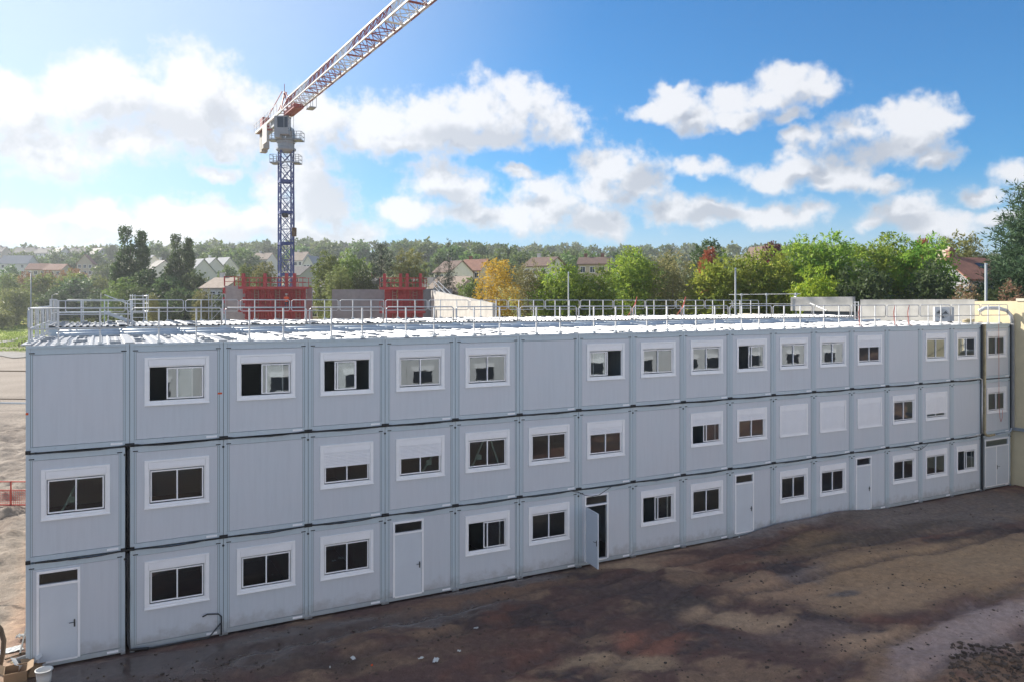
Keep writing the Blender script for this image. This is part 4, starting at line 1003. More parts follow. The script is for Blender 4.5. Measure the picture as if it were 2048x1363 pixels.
# ------------------------------------------------------------------ formwork, walls and scaffolds of the far building site
def ladder_mb(x, y, z0, z1):
    mb = MB().bar((x - 0.22, y, z0), (x - 0.22, y, z1), 0.05).bar((x + 0.22, y, z0), (x + 0.22, y, z1), 0.05)
    z = z0 + 0.15
    while z < z1: mb.bar((x - 0.22, y, z), (x + 0.22, y, z), 0.04); z += 0.3
    return mb
def formwork(u0, u1, vtop, Y, label, ladders, posts):
    a, b_ = at(u0, vtop, Y), at(u1, vtop, Y); L = b_.x - a.x; zt = a.z; z0 = gz(a.x, Y)
    r = thing('formwork_tower', label, 'formwork', (a.x, Y, 0), 0, 'red wall formwork on the far building site')
    n = max(2, round(L / 1.25)); w = L / n
    for i in range(n):
        mb = MB().box(i * w + 0.02, (i + 1) * w - 0.02, 0, 0.08, z0, zt)
        for j in range(4):
            x = i * w + 0.12 + j * (w - 0.24) / 3; mb.box(x - 0.04, x + 0.04, -0.13, 0, z0, zt - 0.01)
        p = part('panel', mb, 'form_red', r)
        zz = zt - 0.7
        while zz > zt - 4.5: part('waling', MB().box(i * w + 0.02, (i + 1) * w - 0.02, -0.2, -0.131, zz, zz + 0.12), 'form_red_dark', p); zz -= 0.95
    for zz in (zt, zt - 2.6):
        pl = part('walkway', MB().box(-0.35, L + 0.35, -1.25, -0.21, zz - 0.26, zz), 'form_red', r)
        mb = MB()
        for q in range(int(L / 1.2) + 2):
            x = min(-0.3 + q * 1.2, L + 0.3); mb.bar((x, -1.22, zz), (x, -1.22, zz + 1.05), 0.06)
        for h in (0.5, 1.02): mb.bar((-0.3, -1.22, zz + h), (L + 0.3, -1.22, zz + h), 0.05)
        part('walkway_rail', mb, 'form_red', pl)
    mb = MB()
    for q in range(int(L / 1.2) + 2):
        x = min(-0.3 + q * 1.2, L + 0.3); mb.bar((x, 1.2, zt), (x, 1.2, zt + 1.05), 0.06)
    for h in (0.5, 1.02): mb.bar((-0.3, 1.2, zt + h), (L + 0.3, 1.2, zt + h), 0.05)
    mb.box(-0.3, L + 0.3, 0.09, 1.25, zt - 0.1, zt - 0.02); part('rear_walkway', mb, 'form_red', r)
    for f in posts: part('stability_post', MB().bar((f * L, -0.9, zt), (f * L, -0.9, zt + 1.5), 0.36, 0.3), 'form_red', r)
    for f in ladders:
        for k in range(3): part('ladder', ladder_mb(f * L, -0.26, zt - 0.35 - 2.6 * k - 1.9, zt - 0.35 - 2.6 * k), 'roof_beige', r)
    return r
formwork(490, 612, 574, 88, 'wide red wall formwork with walkways under the crane mast', (0.2, 0.55, 0.88), (0.02, 0.37, 0.72, 0.85))
formwork(769, 846, 575, 86, 'narrow red wall formwork with walkways right of the crane', (0.27, 0.8), (0.04, 0.45, 0.62, 0.96))
def site_wall(name, pts, zt, m, label, t=0.3, zb=None):
    """wall through ground points (x,y); zt = tops"""
    mb = MB()
    for i in range(len(pts) - 1):
        (xa, ya), (xb, yb_) = pts[i], pts[i + 1]; d = Vector((xb - xa, yb_ - ya, 0)).normalized(); nn = Vector((-d.y, d.x, 0)) * t
        za, zb_ = gz(xa, ya) - 0.5, gz(xb, yb_) - 0.5
        mb.add([(xa, ya, za), (xb, yb_, zb_), (xb, yb_, zt[i + 1]), (xa, ya, zt[i]), (xa + nn.x, ya + nn.y, za), (xb + nn.x, yb_ + nn.y, zb_), (xb + nn.x, yb_ + nn.y, zt[i + 1]), (xa + nn.x, ya + nn.y, zt[i])],
               [(0, 1, 2, 3), (7, 6, 5, 4), (3, 2, 6, 7), (0, 3, 7, 4), (1, 5, 6, 2)])
    return solo(name, mb, m, label, 'wall')
def W2(u, v, Y): p = at(u, v, Y); return (p.x, p.y), p.z
def uvwall(a, b_, m, label):
    (p, za), (q, zb_) = W2(*a), W2(*b_); return site_wall('concrete_wall', [p, q], [za, zb_], m, label)
uvwall((664, 579, 90), (768, 579, 90), 'concrete_shaded', 'flat grey concrete wall between the two red formworks')
uvwall((613, 576, 89.6), (624, 576, 89.6), 'concrete_shaded', 'narrow grey concrete end wall beside the wide red formwork')
uvwall((847, 578, 87), (905, 578, 92), 'concrete_shaded', 'grey concrete wall right of the narrow red formwork, in shade')
uvwall((862, 581, 84), (985, 607, 60), 'concrete', 'long pale sunlit concrete wall stepping down to the golden birch')
uvwall((449, 572, 89), (489, 572, 89), 'net_grey', 'light grey netted wall left of the wide red formwork')
r = thing('formwork_rail', 'red guard posts and rail on the light netted wall', 'rail', (at(449, 572, 88.9).x, 88.9, 0))
zt = at(449, 572, 88.9).z; L = at(489, 572, 88.9).x - at(449, 572, 88.9).x
mb = MB()
for f in (0, 0.5, 1): mb.bar((f * L, 0, zt), (f * L, 0, zt + 1.1), 0.12)
part('posts', mb, 'form_red', r); part('rails', MB().bar((0, 0, zt + 1.05), (L, 0, zt + 1.05), 0.06).bar((0, 0, zt + 0.5), (L, 0, zt + 0.5), 0.06), 'form_red', r)
for f in (0.0, 1.0):
    for z in (-3.2, -2.0, -0.9): part('clamp', MB().bar((f * L, -0.15, zt + z), (f * L, -0.15, zt + z + 0.7), 0.22), 'form_red', r)
def scaffold(u, vt, Y, w, n, label, rz=0):
    p = at(u, vt, Y); z0 = gz(p.x, p.y); H = p.z - z0
    r = thing('scaffold_tower', label, 'scaffold', (p.x, p.y, z0), rz)
    for x in (-w / 2, w / 2):
        for y in (0, 0.9): part('upright', MB().bar((x, y, 0), (x, y, H), 0.06), 'galvanised', r)
    mb = MB()
    for i in range(n + 1):
        z = H * i / n
        for y in (0, 0.9): mb.bar((-w / 2, y, z), (w / 2, y, z), 0.05)
        if i < n: mb.bar((-w / 2, 0, z), (w / 2, 0, H * (i + 1) / n), 0.04)
    part('ledgers', mb, 'galvanised', r)
    mb = MB()
    for i in range(1, n, 2): mb.box(-w / 2, w / 2, 0.05, 0.85, H * i / n + 0.03, H * i / n + 0.08)
    part('decks', mb, 'wood_old', r)
scaffold(431, 588, 86, 1.5, 6, 'slim scaffold tower left of the light netted wall')
r = thing('site_stair', 'grey metal site stair sloping down beside the pale sunlit wall', 'stair', (0, 0, 0))
(pa, za), (pb, zb_) = W2(868, 583, 82), W2(925, 640, 76)
a, b_ = Vector((pa[0], pa[1], za)), Vector((pb[0], pb[1], zb_)); o_ = Vector((0.4, -0.6, 0)).normalized() * 0.9
part('stringer', MB().bar(a, b_, 0.08, 0.25).bar(a + o_, b_ + o_, 0.08, 0.25), 'galvanised', r)
mb = MB()
for i in range(16): p = a.lerp(b_, i / 16); mb.bar(p, p + o_, 0.24, 0.04)
part('treads', mb, 'galvanised', r)
mb = MB()
for o2 in (Vector(), o_):
    for h in (0.55, 1.05): mb.bar(a + o2 + Vector((0, 0, h)), b_ + o2 + Vector((0, 0, h)), 0.05)
    for i in range(6): p = a.lerp(b_, i / 5) + o2; mb.bar(p, p + Vector((0, 0, 1.05)), 0.05)
part('handrail', mb, 'galvanised', r)
# pipe props against the pale wall
for i, u in enumerate((885, 921, 960)):
    (p, z) = W2(u, 588 + (u - 885) * 0.2, 83 - (u - 885) * 0.2)
    solo('wall_post', MB().bar((0, 0, gz(*p)), (0, 0, z + 0.2), 0.2), 'roof_beige', f'brown wooden post at the pale sunlit wall, {ORD[i]} from the left', 'post', 'posts along the pale sunlit wall', (p[0] + 0.15, p[1] - 0.35, 0))
# worker on the formwork walkway
wp = at(573, 600, 86.9)
def person(loc):
    r = thing('person', 'worker in orange vest and white helmet on the red formwork walkway', 'person', loc, R(20))
    V = [(0, 0, 0.95), (0, 0.02, 1.15), (0, 0.05, 1.38), (0, 0.06, 1.52), (0, 0.09, 1.66), (0.2, 0.05, 1.40), (0.30, 0.18, 1.18), (0.22, 0.42, 1.16), (-0.2, 0.05, 1.40), (-0.27, 0.14, 1.15), (-0.2, 0.38, 1.08),
         (0.1, 0, 0.9), (0.12, 0.05, 0.5), (0.12, 0.0, 0.08), (0.12, 0.12, 0.04), (-0.1, 0, 0.9), (-0.12, -0.02, 0.5), (-0.13, -0.06, 0.08), (-0.13, 0.06, 0.04)]
    Ed = [(0, 1), (1, 2), (2, 3), (3, 4), (2, 5), (5, 6), (6, 7), (2, 8), (8, 9), (9, 10), (0, 11), (11, 12), (12, 13), (13, 14), (0, 15), (15, 16), (16, 17), (17, 18)]
    rad = [.15, .14, .15, .06, .10, .07, .05, .04, .07, .05, .04, .10, .07, .05, .045, .10, .07, .05, .045]
    m = bpy.data.meshes.new('person_body'); m.from_pydata(V, Ed, [])
    b = link('body', m, r); b.modifiers.new('skin', 'SKIN')
    for i, q in enumerate(rad): m.skin_vertices[0].data[i].radius = (q, q)
    m.skin_vertices[0].data[0].use_root = True
    for nm in ('orange_vest', 'navy_cloth', 'skin'): m.materials.append(MATS[nm])
    b.modifiers.new('sub', 'SUBSURF').levels = 1
    dg = bpy.context.evaluated_depsgraph_get(); m2 = bpy.data.meshes.new_from_object(b.evaluated_get(dg)); b.modifiers.clear(); b.data = m2
    for p in m2.polygons: p.material_index = 1 if p.center.z < 0.92 else (2 if p.center.z > 1.48 or (abs(p.center.x) > 0.15 and p.center.y > 0.33) else 0); p.use_smooth = True
    part('helmet', MB().lathe([(0.15, 0), (0.135, 0.05), (0.10, 0.11), (0.03, 0.14)], (0, 0.09, 1.70), 12), 'paper_white', r, True)
person((wp.x, wp.y, at(573, 574, 88).z - 2.6))

# ------------------------------------------------------------------ houses
def house(u0, u1, vr, ve, Y, label, wall='house_cream', roof='roof_slate', ridge='x', rz=0.0, chim=1, depth=8, skylight=False, name='house', nwin=3, storeys=2, group=None):
    """u0..u1 on the picture, ridge at vr, eaves at ve; ridge 'x' runs across the view, 'y' shows its gable"""
    a, b_ = at(u0, vr, Y), at(u1, vr, Y); L = b_.x - a.x; zr = a.z; ze = at(u0, ve, Y).z
    cx = (a.x + b_.x) / 2; zb = min(gz(cx, Y), ze - 2.4 * storeys) - 0.6
    r = thing(name, label, 'house', (cx, Y, zb), rz, group); H = ze - zb; RH = zr - zb
    if ridge == 'x':
        l2, d2 = L / 2, depth / 2
        wl = MB().box(-l2, l2, -d2, d2, 0, H).add([(-l2, -d2, H), (-l2, d2, H), (-l2, 0, RH)], [(0, 1, 2)]).add([(l2, -d2, H), (l2, d2, H), (l2, 0, RH)], [(0, 2, 1)])
        o = 0.35; e = (RH - H) / d2 * o
        rf = MB()
        for s in (-1, 1): rf.add([(-l2 - o, s * (d2 + o), H - e), (l2 + o, s * (d2 + o), H - e), (l2 + o, 0, RH), (-l2 - o, 0, RH), (-l2 - o, s * (d2 + o), H - e + .18), (l2 + o, s * (d2 + o), H - e + .18), (l2 + o, 0, RH + .18), (-l2 - o, 0, RH + .18)], [(0, 1, 2, 3), (7, 6, 5, 4), (0, 4, 5, 1), (0, 3, 7, 4), (1, 5, 6, 2)])
    else:
        l2, d2 = L / 2, depth / 2
        wl = MB().box(-l2, l2, -d2, d2, 0, H).add([(-l2, -d2, H), (l2, -d2, H), (0, -d2, RH)], [(0, 1, 2)]).add([(-l2, d2, H), (l2, d2, H), (0, d2, RH)], [(0, 2, 1)])
        o = 0.35; e = (RH - H) / l2 * o; rf = MB()
        for s in (-1, 1): rf.add([(s * (l2 + o), -d2 - o, H - e), (s * (l2 + o), d2 + o, H - e), (0, d2 + o, RH), (0, -d2 - o, RH), (s * (l2 + o), -d2 - o, H - e + .18), (s * (l2 + o), d2 + o, H - e + .18), (0, d2 + o, RH + .18), (0, -d2 - o, RH + .18)], [(0, 1, 2, 3), (7, 6, 5, 4), (0, 4, 5, 1), (0, 3, 7, 4), (1, 5, 6, 2)])
    part('wall', wl, wall, r); R_ = part('roof', rf, roof, r)
    for i in range(chim):
        x = (-0.3 + 0.6 * i) * L; part('chimney', MB().box(x - 0.35, x + 0.35, 0.2, 0.8, RH - 1.0, RH + 0.9).box(x - 0.42, x + 0.42, 0.13, 0.87, RH + 0.9, RH + 1.05), 'roof_tile' if wall != 'house_white' else wall, R_)
    if skylight: 
        sl = (RH - H) / d2; y = -d2 * 0.45; z = RH + sl * y + 0.2
        part('skylight', MB().add([(0.2, y - .5, z - sl * .5 + .06), (1.3, y - .5, z - sl * .5 + .06), (1.3, y + .5, z + sl * .5 + .06), (0.2, y + .5, z + sl * .5 + .06)], [(0, 1, 2, 3)]), 'window_dark', R_)
    for i in range(nwin):
        x = -l2 + (i + 0.5) * L / nwin
        for zz in (H - 1.9, H - 4.5):
            if zz > 0.4:
                f = part('window', MB().box(x - 0.6, x + 0.6, -d2 - 0.05, -d2 - 0.02, zz - 0.1, zz + 1.35), 'white_plastic', r)
                part('pane', MB().box(x - 0.5, x - 0.03, -d2 - 0.07, -d2 - 0.051, zz, zz + 1.25).box(x + 0.03, x + 0.5, -d2 - 0.07, -d2 - 0.051, zz, zz + 1.25), 'window_dark', f)
    return r
HS = [
 (640, 678, 559, 586, 150, 'slate roofed terrace house with cream gable, just right of the wide formwork', 'house_cream', 'roof_slate', 'x', -0.5, 1),
 (686, 736, 558, 588, 146, 'slate roofed terrace house above the flat grey wall, left of two', 'house_cream', 'roof_slate', 'x', -0.5, 1),
 (734, 770, 558, 588, 150, 'slate roofed terrace house above the flat grey wall, right of two', 'house_cream', 'roof_slate', 'x', -0.5, 1),
 (826, 882, 557, 580, 145, 'slate roofed house behind the narrow red formwork', 'house_cream', 'roof_slate', 'x', -0.5, 1),
 (872, 946, 555, 584, 135, 'large brownish roofed house above the pale sunlit wall', 'house_cream', 'roof_beige', 'x', -0.55, 0),
 (884, 930, 523, 545, 190, 'white gabled house with brown roof left of the golden birch', 'house_white', 'roof_brown', 'x', -0.7, 1),
 (928, 978, 520, 542, 200, 'red roofed house directly behind the golden birch', 'house_cream', 'roof_tile', 'x', -0.45, 1),
 (428, 482, 557, 577, 140, 'white house with beige roof left of the netted wall', 'house_white', 'roof_beige', 'x', -0.3, 1),
 (586, 622, 534, 552, 200, 'low slate roofed house right of the crane mast', 'house_grey', 'roof_slate', 'x', -0.4, 0),
 (588, 618, 505, 522, 300, 'pale pinkish house on the slope right of the crane mast', 'house_white', 'roof_beige', 'x', -0.3, 1),
 (616, 636, 513, 528, 290, 'small pale gabled house right of the pinkish house', 'house_white', 'house_grey', 'y', -0.2, 0),
 (512, 546, 507, 520, 310, 'pale long house on the slope left of the crane mast', 'house_white', 'roof_beige', 'x', -0.2, 1),
 (388, 412, 519, 545, 230, 'white stepped apartment house right of the second poplar', 'house_white', 'house_grey', 'x', -0.6, 0),
 (408, 436, 517, 540, 238, 'grey roofed apartment house in the stepped row', 'house_white', 'house_grey', 'x', -0.6, 1),
 (432, 466, 516, 542, 246, 'pale apartment house at the right end of the stepped row', 'house_white', 'house_grey', 'x', -0.6, 0),
 (286, 312, 512, 530, 250, 'white house between the two poplars, upper one', 'house_white', 'house_grey', 'x', -0.5, 0),
 (306, 338, 522, 542, 235, 'white house with grey roof between the two poplars, lower one', 'house_white', 'roof_slate', 'x', -0.7, 1),
 (8, 66, 512, 528, 340, 'long blue white building on the far left hillside', 'house_white', 'house_grey', 'x', 0.0, 0),
 (62, 98, 528, 540, 290, 'red roofed house on the left hillside, left of two neighbours', 'house_cream', 'roof_tile', 'x', 0.2, 0),
 (100, 134, 529, 541, 290, 'red roofed house on the left hillside, right of two neighbours', 'house_cream', 'roof_tile', 'x', 0.0, 0),
 (160, 188, 511, 528, 330, 'red roofed house with cream gable below the crest, left of the first poplar', 'house_cream', 'roof_tile', 'y', 0.3, 0),
 (34, 78, 496, 506, 520, 'slate roofed terrace on the left crest, first from the left edge', 'house_white', 'roof_slate', 'x', -0.1, 2),
 (76, 106, 497, 507, 510, 'slate roofed terrace on the left crest, second from the left edge', 'house_white', 'roof_slate', 'x', -0.2, 1),
 (104, 138, 496, 508, 500, 'slate roofed house with white gable on the left crest', 'house_white', 'roof_slate', 'x', -0.6, 1),
 (142, 178, 497, 508, 500, 'grey roofed house on the left crest before the first poplar', 'house_grey', 'roof_slate', 'x', -0.2, 1),
 (178, 214, 497, 509, 490, 'wide grey roofed house on the crest beside the first poplar', 'house_grey', 'roof_slate', 'x', -0.6, 1),
 (-4, 14, 494, 506, 510, 'slate roofed house cut by the left picture edge on the crest', 'house_cream', 'roof_slate', 'x', -0.2, 1),
 (1062, 1118, 516, 534, 170, 'brown roofed house with white gable behind the olive willow', 'house_white', 'roof_brown', 'x', -0.6, 1),
 (1160, 1216, 516, 530, 180, 'long brown roofed house with chimneys above the right hedge of trees', 'house_cream', 'roof_brown', 'x', -0.2, 2),
 (1212, 1234, 514, 530, 186, 'white gabled house at the right end of the long brown roof', 'house_white', 'house_grey', 'y', -0.2, 0),
 (1514, 1540, 494, 516, 150, 'cream gabled house peeping over green trees beside the purple maple', 'house_cream', 'roof_brown', 'y', 0.35, 0),
 (1888, 1972, 518, 560, 92, 'brown tiled roof with skylight and grey gable left of the dark conifer', 'house_grey', 'roof_tile', 'x', 0.12, 1),
 (1876, 1898, 498, 520, 105, 'small beige gabled house left of the round yellow green tree', 'house_cream', 'roof_beige', 'y', -0.3, 0),
 (66, 100, 606, 630, 205, 'white gabled house beside the grey lamp pole at the left', 'house_white', 'roof_beige', 'y', 0.25, 0),
]
for h in HS:
    house(h[0], h[1], h[2], h[3], h[4], h[5], h[6], h[7], h[8], h[9], h[10], skylight=('skylight' in h[5]))

# ------------------------------------------------------------------ trees
rg = np.random.default_rng(11)
leaf_material('leaf_robinia', (0.13, 0.25, 0.045), (0.40, 0.47, 0.07), 0.58)
leaf_material('leaf_robinia_yellow', (0.17, 0.26, 0.03), (0.42, 0.42, 0.04), 0.5)
leaf_material('leaf_green', (0.10, 0.16, 0.045), (0.24, 0.28, 0.07), 0.5)
leaf_material('leaf_dark', (0.05, 0.09, 0.04), (0.125, 0.165, 0.06), 0.42)
leaf_material('leaf_pale', (0.14, 0.18, 0.06), (0.29, 0.29, 0.10), 0.45)
leaf_material('leaf_olive', (0.17, 0.20, 0.07), (0.36, 0.34, 0.14), 0.42)
leaf_material('leaf_gold', (0.36, 0.21, 0.03), (0.60, 0.36, 0.045), 0.45)
leaf_material('leaf_rust', (0.20, 0.10, 0.035), (0.32, 0.17, 0.06), 0.30)
leaf_material('leaf_red', (0.30, 0.065, 0.04), (0.42, 0.14, 0.06), 0.35)
leaf_material('leaf_purple', (0.10, 0.02, 0.03), (0.17, 0.035, 0.04), 0.30)
leaf_material('leaf_blush', (0.40, 0.23, 0.15), (0.22, 0.22, 0.09), 0.30)
leaf_material('needle_dark', (0.020, 0.038, 0.022), (0.045, 0.07, 0.032), 0.15)
leaf_material('needle_conifer', (0.05, 0.105, 0.06), (0.12, 0.20, 0.09), 0.35)
leaf_material('leaf_far', (0.07, 0.135, 0.04), (0.20, 0.26, 0.075), 0.35)
def unit(v): return v / np.maximum(np.linalg.norm(v, axis=-1, keepdims=True), 1e-9)
def leaves_mesh(name, P, D, Ls, Ws, tint, m):
    """diamond leaves: base P, direction D, length, width"""
    n = len(P); side = unit(np.cross(D, unit(rg.normal(size=(n, 3)))))
    nrm = np.cross(D, side)
    mid = P + D * (Ls * 0.45)[:, None] + nrm * (Ls * 0.08)[:, None]
    co = np.stack([P, mid + side * (Ws / 2)[:, None], P + D * Ls[:, None], mid - side * (Ws / 2)[:, None]], 1).reshape(-1, 3)
    fc = np.arange(n * 4).reshape(n, 4)
    me = bpy.data.meshes.new(name); np_mesh(me, co, fc)
    a = me.attributes.new('tint', 'FLOAT', 'POINT'); a.data.foreach_set('value', np.repeat(np.clip(tint, 0, 1), 4).astype(np.float32))
    me.materials.append(MATS[m]); return me
def crown(name, lobes, sprays, per, L, up, droop, leaf, m, inner=0.5, spread=0.3, follow=0.6, patch=0.5):
    lobes = np.array(lobes, float); area = lobes[:, 3] * lobes[:, 5] + 0.05; k = rg.choice(len(lobes), sprays, p=area / area.sum())
    d = unit(rg.normal(size=(sprays, 3))); r = inner + (1 - inner) * rg.random(sprays) ** 0.6
    c = lobes[k, :3]; P = c + d * lobes[k, 3:6] * r[:, None]
    ax = unit(d * np.array([1, 1, 0.6]) + np.array([0, 0, up]))
    ls = L * (0.6 + 0.8 * rg.random(sprays))
    t = (np.arange(per) + 0.5) / per
    Q = P[:, None] + ax[:, None] * (ls[:, None] * t)[..., None]; Q[..., 2] -= droop * (ls[:, None] * t) ** 2
    Q = Q + rg.normal(size=Q.shape) * spread * L * 0.3
    tang = ax[:, None] * np.ones((1, per, 1)); tang = tang + np.stack([0 * t, 0 * t, -2 * droop * t], -1)[None] * ls[:, None, None]
    dirs = unit(unit(tang) * follow + rg.normal(size=Q.shape) * (1 - follow * 0.5))
    n = sprays * per
    tint = np.repeat(rg.normal(0.45, 0.22, sprays), per) * patch + (1 - patch) * rg.random(n) + np.repeat(rg.normal(0, 0.10, len(lobes))[k], per)
    sz = 0.65 + 0.7 * rg.random(n)
    return leaves_mesh(name, Q.reshape(-1, 3), dirs.reshape(-1, 3), leaf[0] * sz, leaf[1] * sz, tint, m)
def trunk_mesh(H, lobes, r0, m, top=0.8, lean=0.15):
    mb = MB(); pts = [(lean * math.sin(i * 1.3) * 0.5, lean * math.cos(i * 1.7) * 0.5, H * top * i / 6) for i in range(7)]
    mb.tube(pts, r0, 7, r0 * 0.25)
    for i, l in enumerate(lobes[:14]):
        z = min(max(l[2] - abs(l[0]) * 0.9 - 0.5, H * 0.12), H * top * 0.9)
        mb.tube([(0, 0, z), (l[0] * 0.5, l[1] * 0.5, (z + l[2]) / 2 + 0.15), (l[0], l[1], l[2])], r0 * 0.38, 5, r0 * 0.10)
    return mb.mesh('trunk', m)
def lobes_ell(n, W_, H, z0, z1, lr, top=0.0, seed=0):
    q = np.random.default_rng(seed); out = []
    for i in range(n):
        t = (i + 0.5) / n; z = z0 + (z1 - z0) * t
        rad = W_ / 2 * math.sqrt(max(0.05, 1 - (2 * t - 1) ** 2 * 0.85)) - lr * 0.5; a = i * 2.399 + q.random() * 0.6
        rr = max(0, rad) * (0.35 + 0.65 * math.sqrt(q.random())); s = lr * (0.75 + 0.5 * q.random())
        out.append((rr * math.cos(a), rr * math.sin(a), z + q.normal() * 0.2, s, s, s * (0.85 + 0.3 * q.random())))
    return out
SPEC = {}; CROWNS = {}
def spec(key, H, W_, lobes, bark='bark', r0=0.22, top=0.8, **kw):
    SPEC[key] = (H, W_, lobes, kw, r0, bark, top)
for v in range(3):
    spec(f'robinia{v}', 14, 6.4, lobes_ell(26, 6.8, 14, 1.2, 12.9, 1.5, seed=v), r0=0.2, sprays=1700, per=13, L=1.15, up=0.5, droop=0.30, leaf=(0.36, 0.14), m='leaf_robinia', inner=0.45, spread=0.22, follow=0.5, patch=0.75)
    spec(f'round{v}', 12, 8, lobes_ell(24, 8, 12, 2.6, 10.6, 1.7, seed=10 + v), sprays=620, per=14, L=0.8, up=0.3, droop=0.3, leaf=(0.42, 0.27), m='leaf_green', inner=0.6, spread=0.8)
    spec(f'low{v}', 12, 9, lobes_ell(16, 9, 12, 2.2, 10.2, 2.1, seed=20 + v), sprays=260, per=9, L=1.3, up=0.3, droop=0.2, leaf=(0.95, 0.62), m='leaf_far', inner=0.65, spread=0.9)
spec('robinia_yellow', 11, 5, lobes_ell(16, 5, 11, 1.5, 10, 1.2, seed=5), sprays=620, per=13, L=1.1, up=0.5, droop=0.3, leaf=(0.40, 0.15), m='leaf_robinia_yellow', inner=0.45, spread=0.22, follow=0.5, patch=0.75)
spec('dark', 12, 8, lobes_ell(24, 8, 12, 1.2, 10.8, 1.7, seed=31), sprays=560, per=13, L=0.9, up=0.3, droop=0.3, leaf=(0.48, 0.3), m='leaf_dark', inner=0.6, spread=0.8)
spec('pale', 12, 7, lobes_ell(22, 7, 12, 2.0, 10.8, 1.5, seed=32), sprays=600, per=14, L=1.1, up=0.1, droop=0.45, leaf=(0.42, 0.2), m='leaf_pale', inner=0.5, spread=0.5)
spec('rust', 10, 9, lobes_ell(20, 9, 10, 2.0, 8.6, 1.7, seed=33), sprays=420, per=12, L=0.9, up=0.3, droop=0.3, leaf=(0.5, 0.32), m='leaf_rust', inner=0.6, spread=0.8)
spec('olive', 14, 7, lobes_ell(22, 7, 14, 1.5, 12.2, 1.5, seed=34), bark='bark_pale', sprays=900, per=15, L=1.5, up=0.15, droop=0.55, leaf=(0.30, 0.12), m='leaf_olive', inner=0.35, spread=0.35)
spec('willow', 14, 6, lobes_ell(20, 6, 14, 3, 12.6, 1.3, seed=35), bark='bark_pale', sprays=850, per=16, L=1.8, up=-0.1, droop=0.75, leaf=(0.32, 0.11), m='leaf_olive', inner=0.3, spread=0.25)
spec('birch', 14, 6, lobes_ell(20, 5.4, 14, 1.6, 12.8, 1.2, seed=36), bark='bark_pale', sprays=800, per=15, L=1.6, up=0.0, droop=0.65, leaf=(0.30, 0.15), m='leaf_gold', inner=0.3, spread=0.3)
spec('maple_red', 9, 4, lobes_ell(12, 4, 9, 2, 8.2, 1.0, seed=37), sprays=700, per=12, L=0.8, up=0.5, droop=0.2, leaf=(0.36, 0.24), m='leaf_red', inner=0.5, spread=0.6)
spec('maple_purple', 9, 5, lobes_ell(14, 5, 9, 2, 8.0, 1.2, seed=38), sprays=800, per=12, L=0.8, up=0.5, droop=0.2, leaf=(0.40, 0.26), m='leaf_purple', inner=0.5, spread=0.6)
spec('blush', 5, 5, lobes_ell(14, 5, 5, 0.8, 4.2, 1.1, seed=39), sprays=420, per=12, L=0.7, up=0.5, droop=0.3, leaf=(0.26, 0.16), m='leaf_blush', inner=0.5, spread=0.6)
pl = []
for (px_, py_, h0, h1, w) in ((-1.0, 0.2, 1.5, 21, 1.2), (0.2, -0.4, 1.5, 15, 1.3), (1.5, 0.0, 1.5, 20, 1.15), (2.2, 0.5, 2.0, 17.5, 0.8), (-1.8, -0.3, 2, 15, 0.85)):
    n = 9
    for i in range(n):
        t = i / (n - 1); s = w * (1.25 - 0.65 * t ** 2) ; j_ = random.Random(i * 7 + int(px_ * 50)); s *= j_.uniform(0.75, 1.25); pl.append((px_ * (1 + 0.15 * t) + j_.uniform(-0.55, 0.55), py_ + j_.uniform(-0.5, 0.5), h0 + (h1 - h0) * t + j_.uniform(-0.6, 0.6), s, s, 1.5))
spec('poplar', 22, 6, pl, top=0.85, sprays=2300, per=12, L=1.0, up=1.6, droop=0.0, leaf=(0.42, 0.26), m='leaf_dark', inner=0.55, spread=0.5)
def cone_lobes(H, W_, z0, layers, per, lift, lr, seed):
    q = np.random.default_rng(seed); out = []
    for i in range(layers):
        t = i / (layers - 1); z = z0 + (H - 0.5 - z0) * t; rad = W_ / 2 * (1 - t) ** 0.85
        for j in range(max(1, int(per * (1 - t) + 1))):
            a = j * 2 * math.pi / max(1, int(per * (1 - t) + 1)) + q.random() * 1.5; r = rad * (0.45 + 0.45 * q.random())
            out.append((r * math.cos(a), r * math.sin(a), z + lift * r + q.normal() * 0.15, lr * (0.4 + (1 - t)), lr * (0.4 + (1 - t)), lr * 0.45))
    return out
spec('spruce', 16, 5.5, cone_lobes(16, 5.5, 1.5, 15, 6, -0.18, 0.62, 41), top=0.97, r0=0.18, sprays=800, per=13, L=0.9, up=-0.05, droop=0.2, leaf=(0.34, 0.10), m='needle_dark', inner=0.4, spread=0.45)
spec('pine', 17, 7, lobes_ell(20, 7, 17, 6, 16, 1.25, seed=42), top=0.95, r0=0.22, sprays=700, per=15, L=0.7, up=0.5, droop=0.0, leaf=(0.36, 0.09), m='needle_dark', inner=0.4, spread=0.7)
spec('conifer', 22, 14, cone_lobes(22, 14, 1.0, 20, 12, 0.25, 1.5, 43), top=0.96, r0=0.35, sprays=7500, per=14, L=1.5, up=0.55, droop=0.05, leaf=(0.46, 0.11), m='needle_conifer', inner=0.35, spread=0.22, follow=0.85, patch=0.7)
rt = random.Random(3)
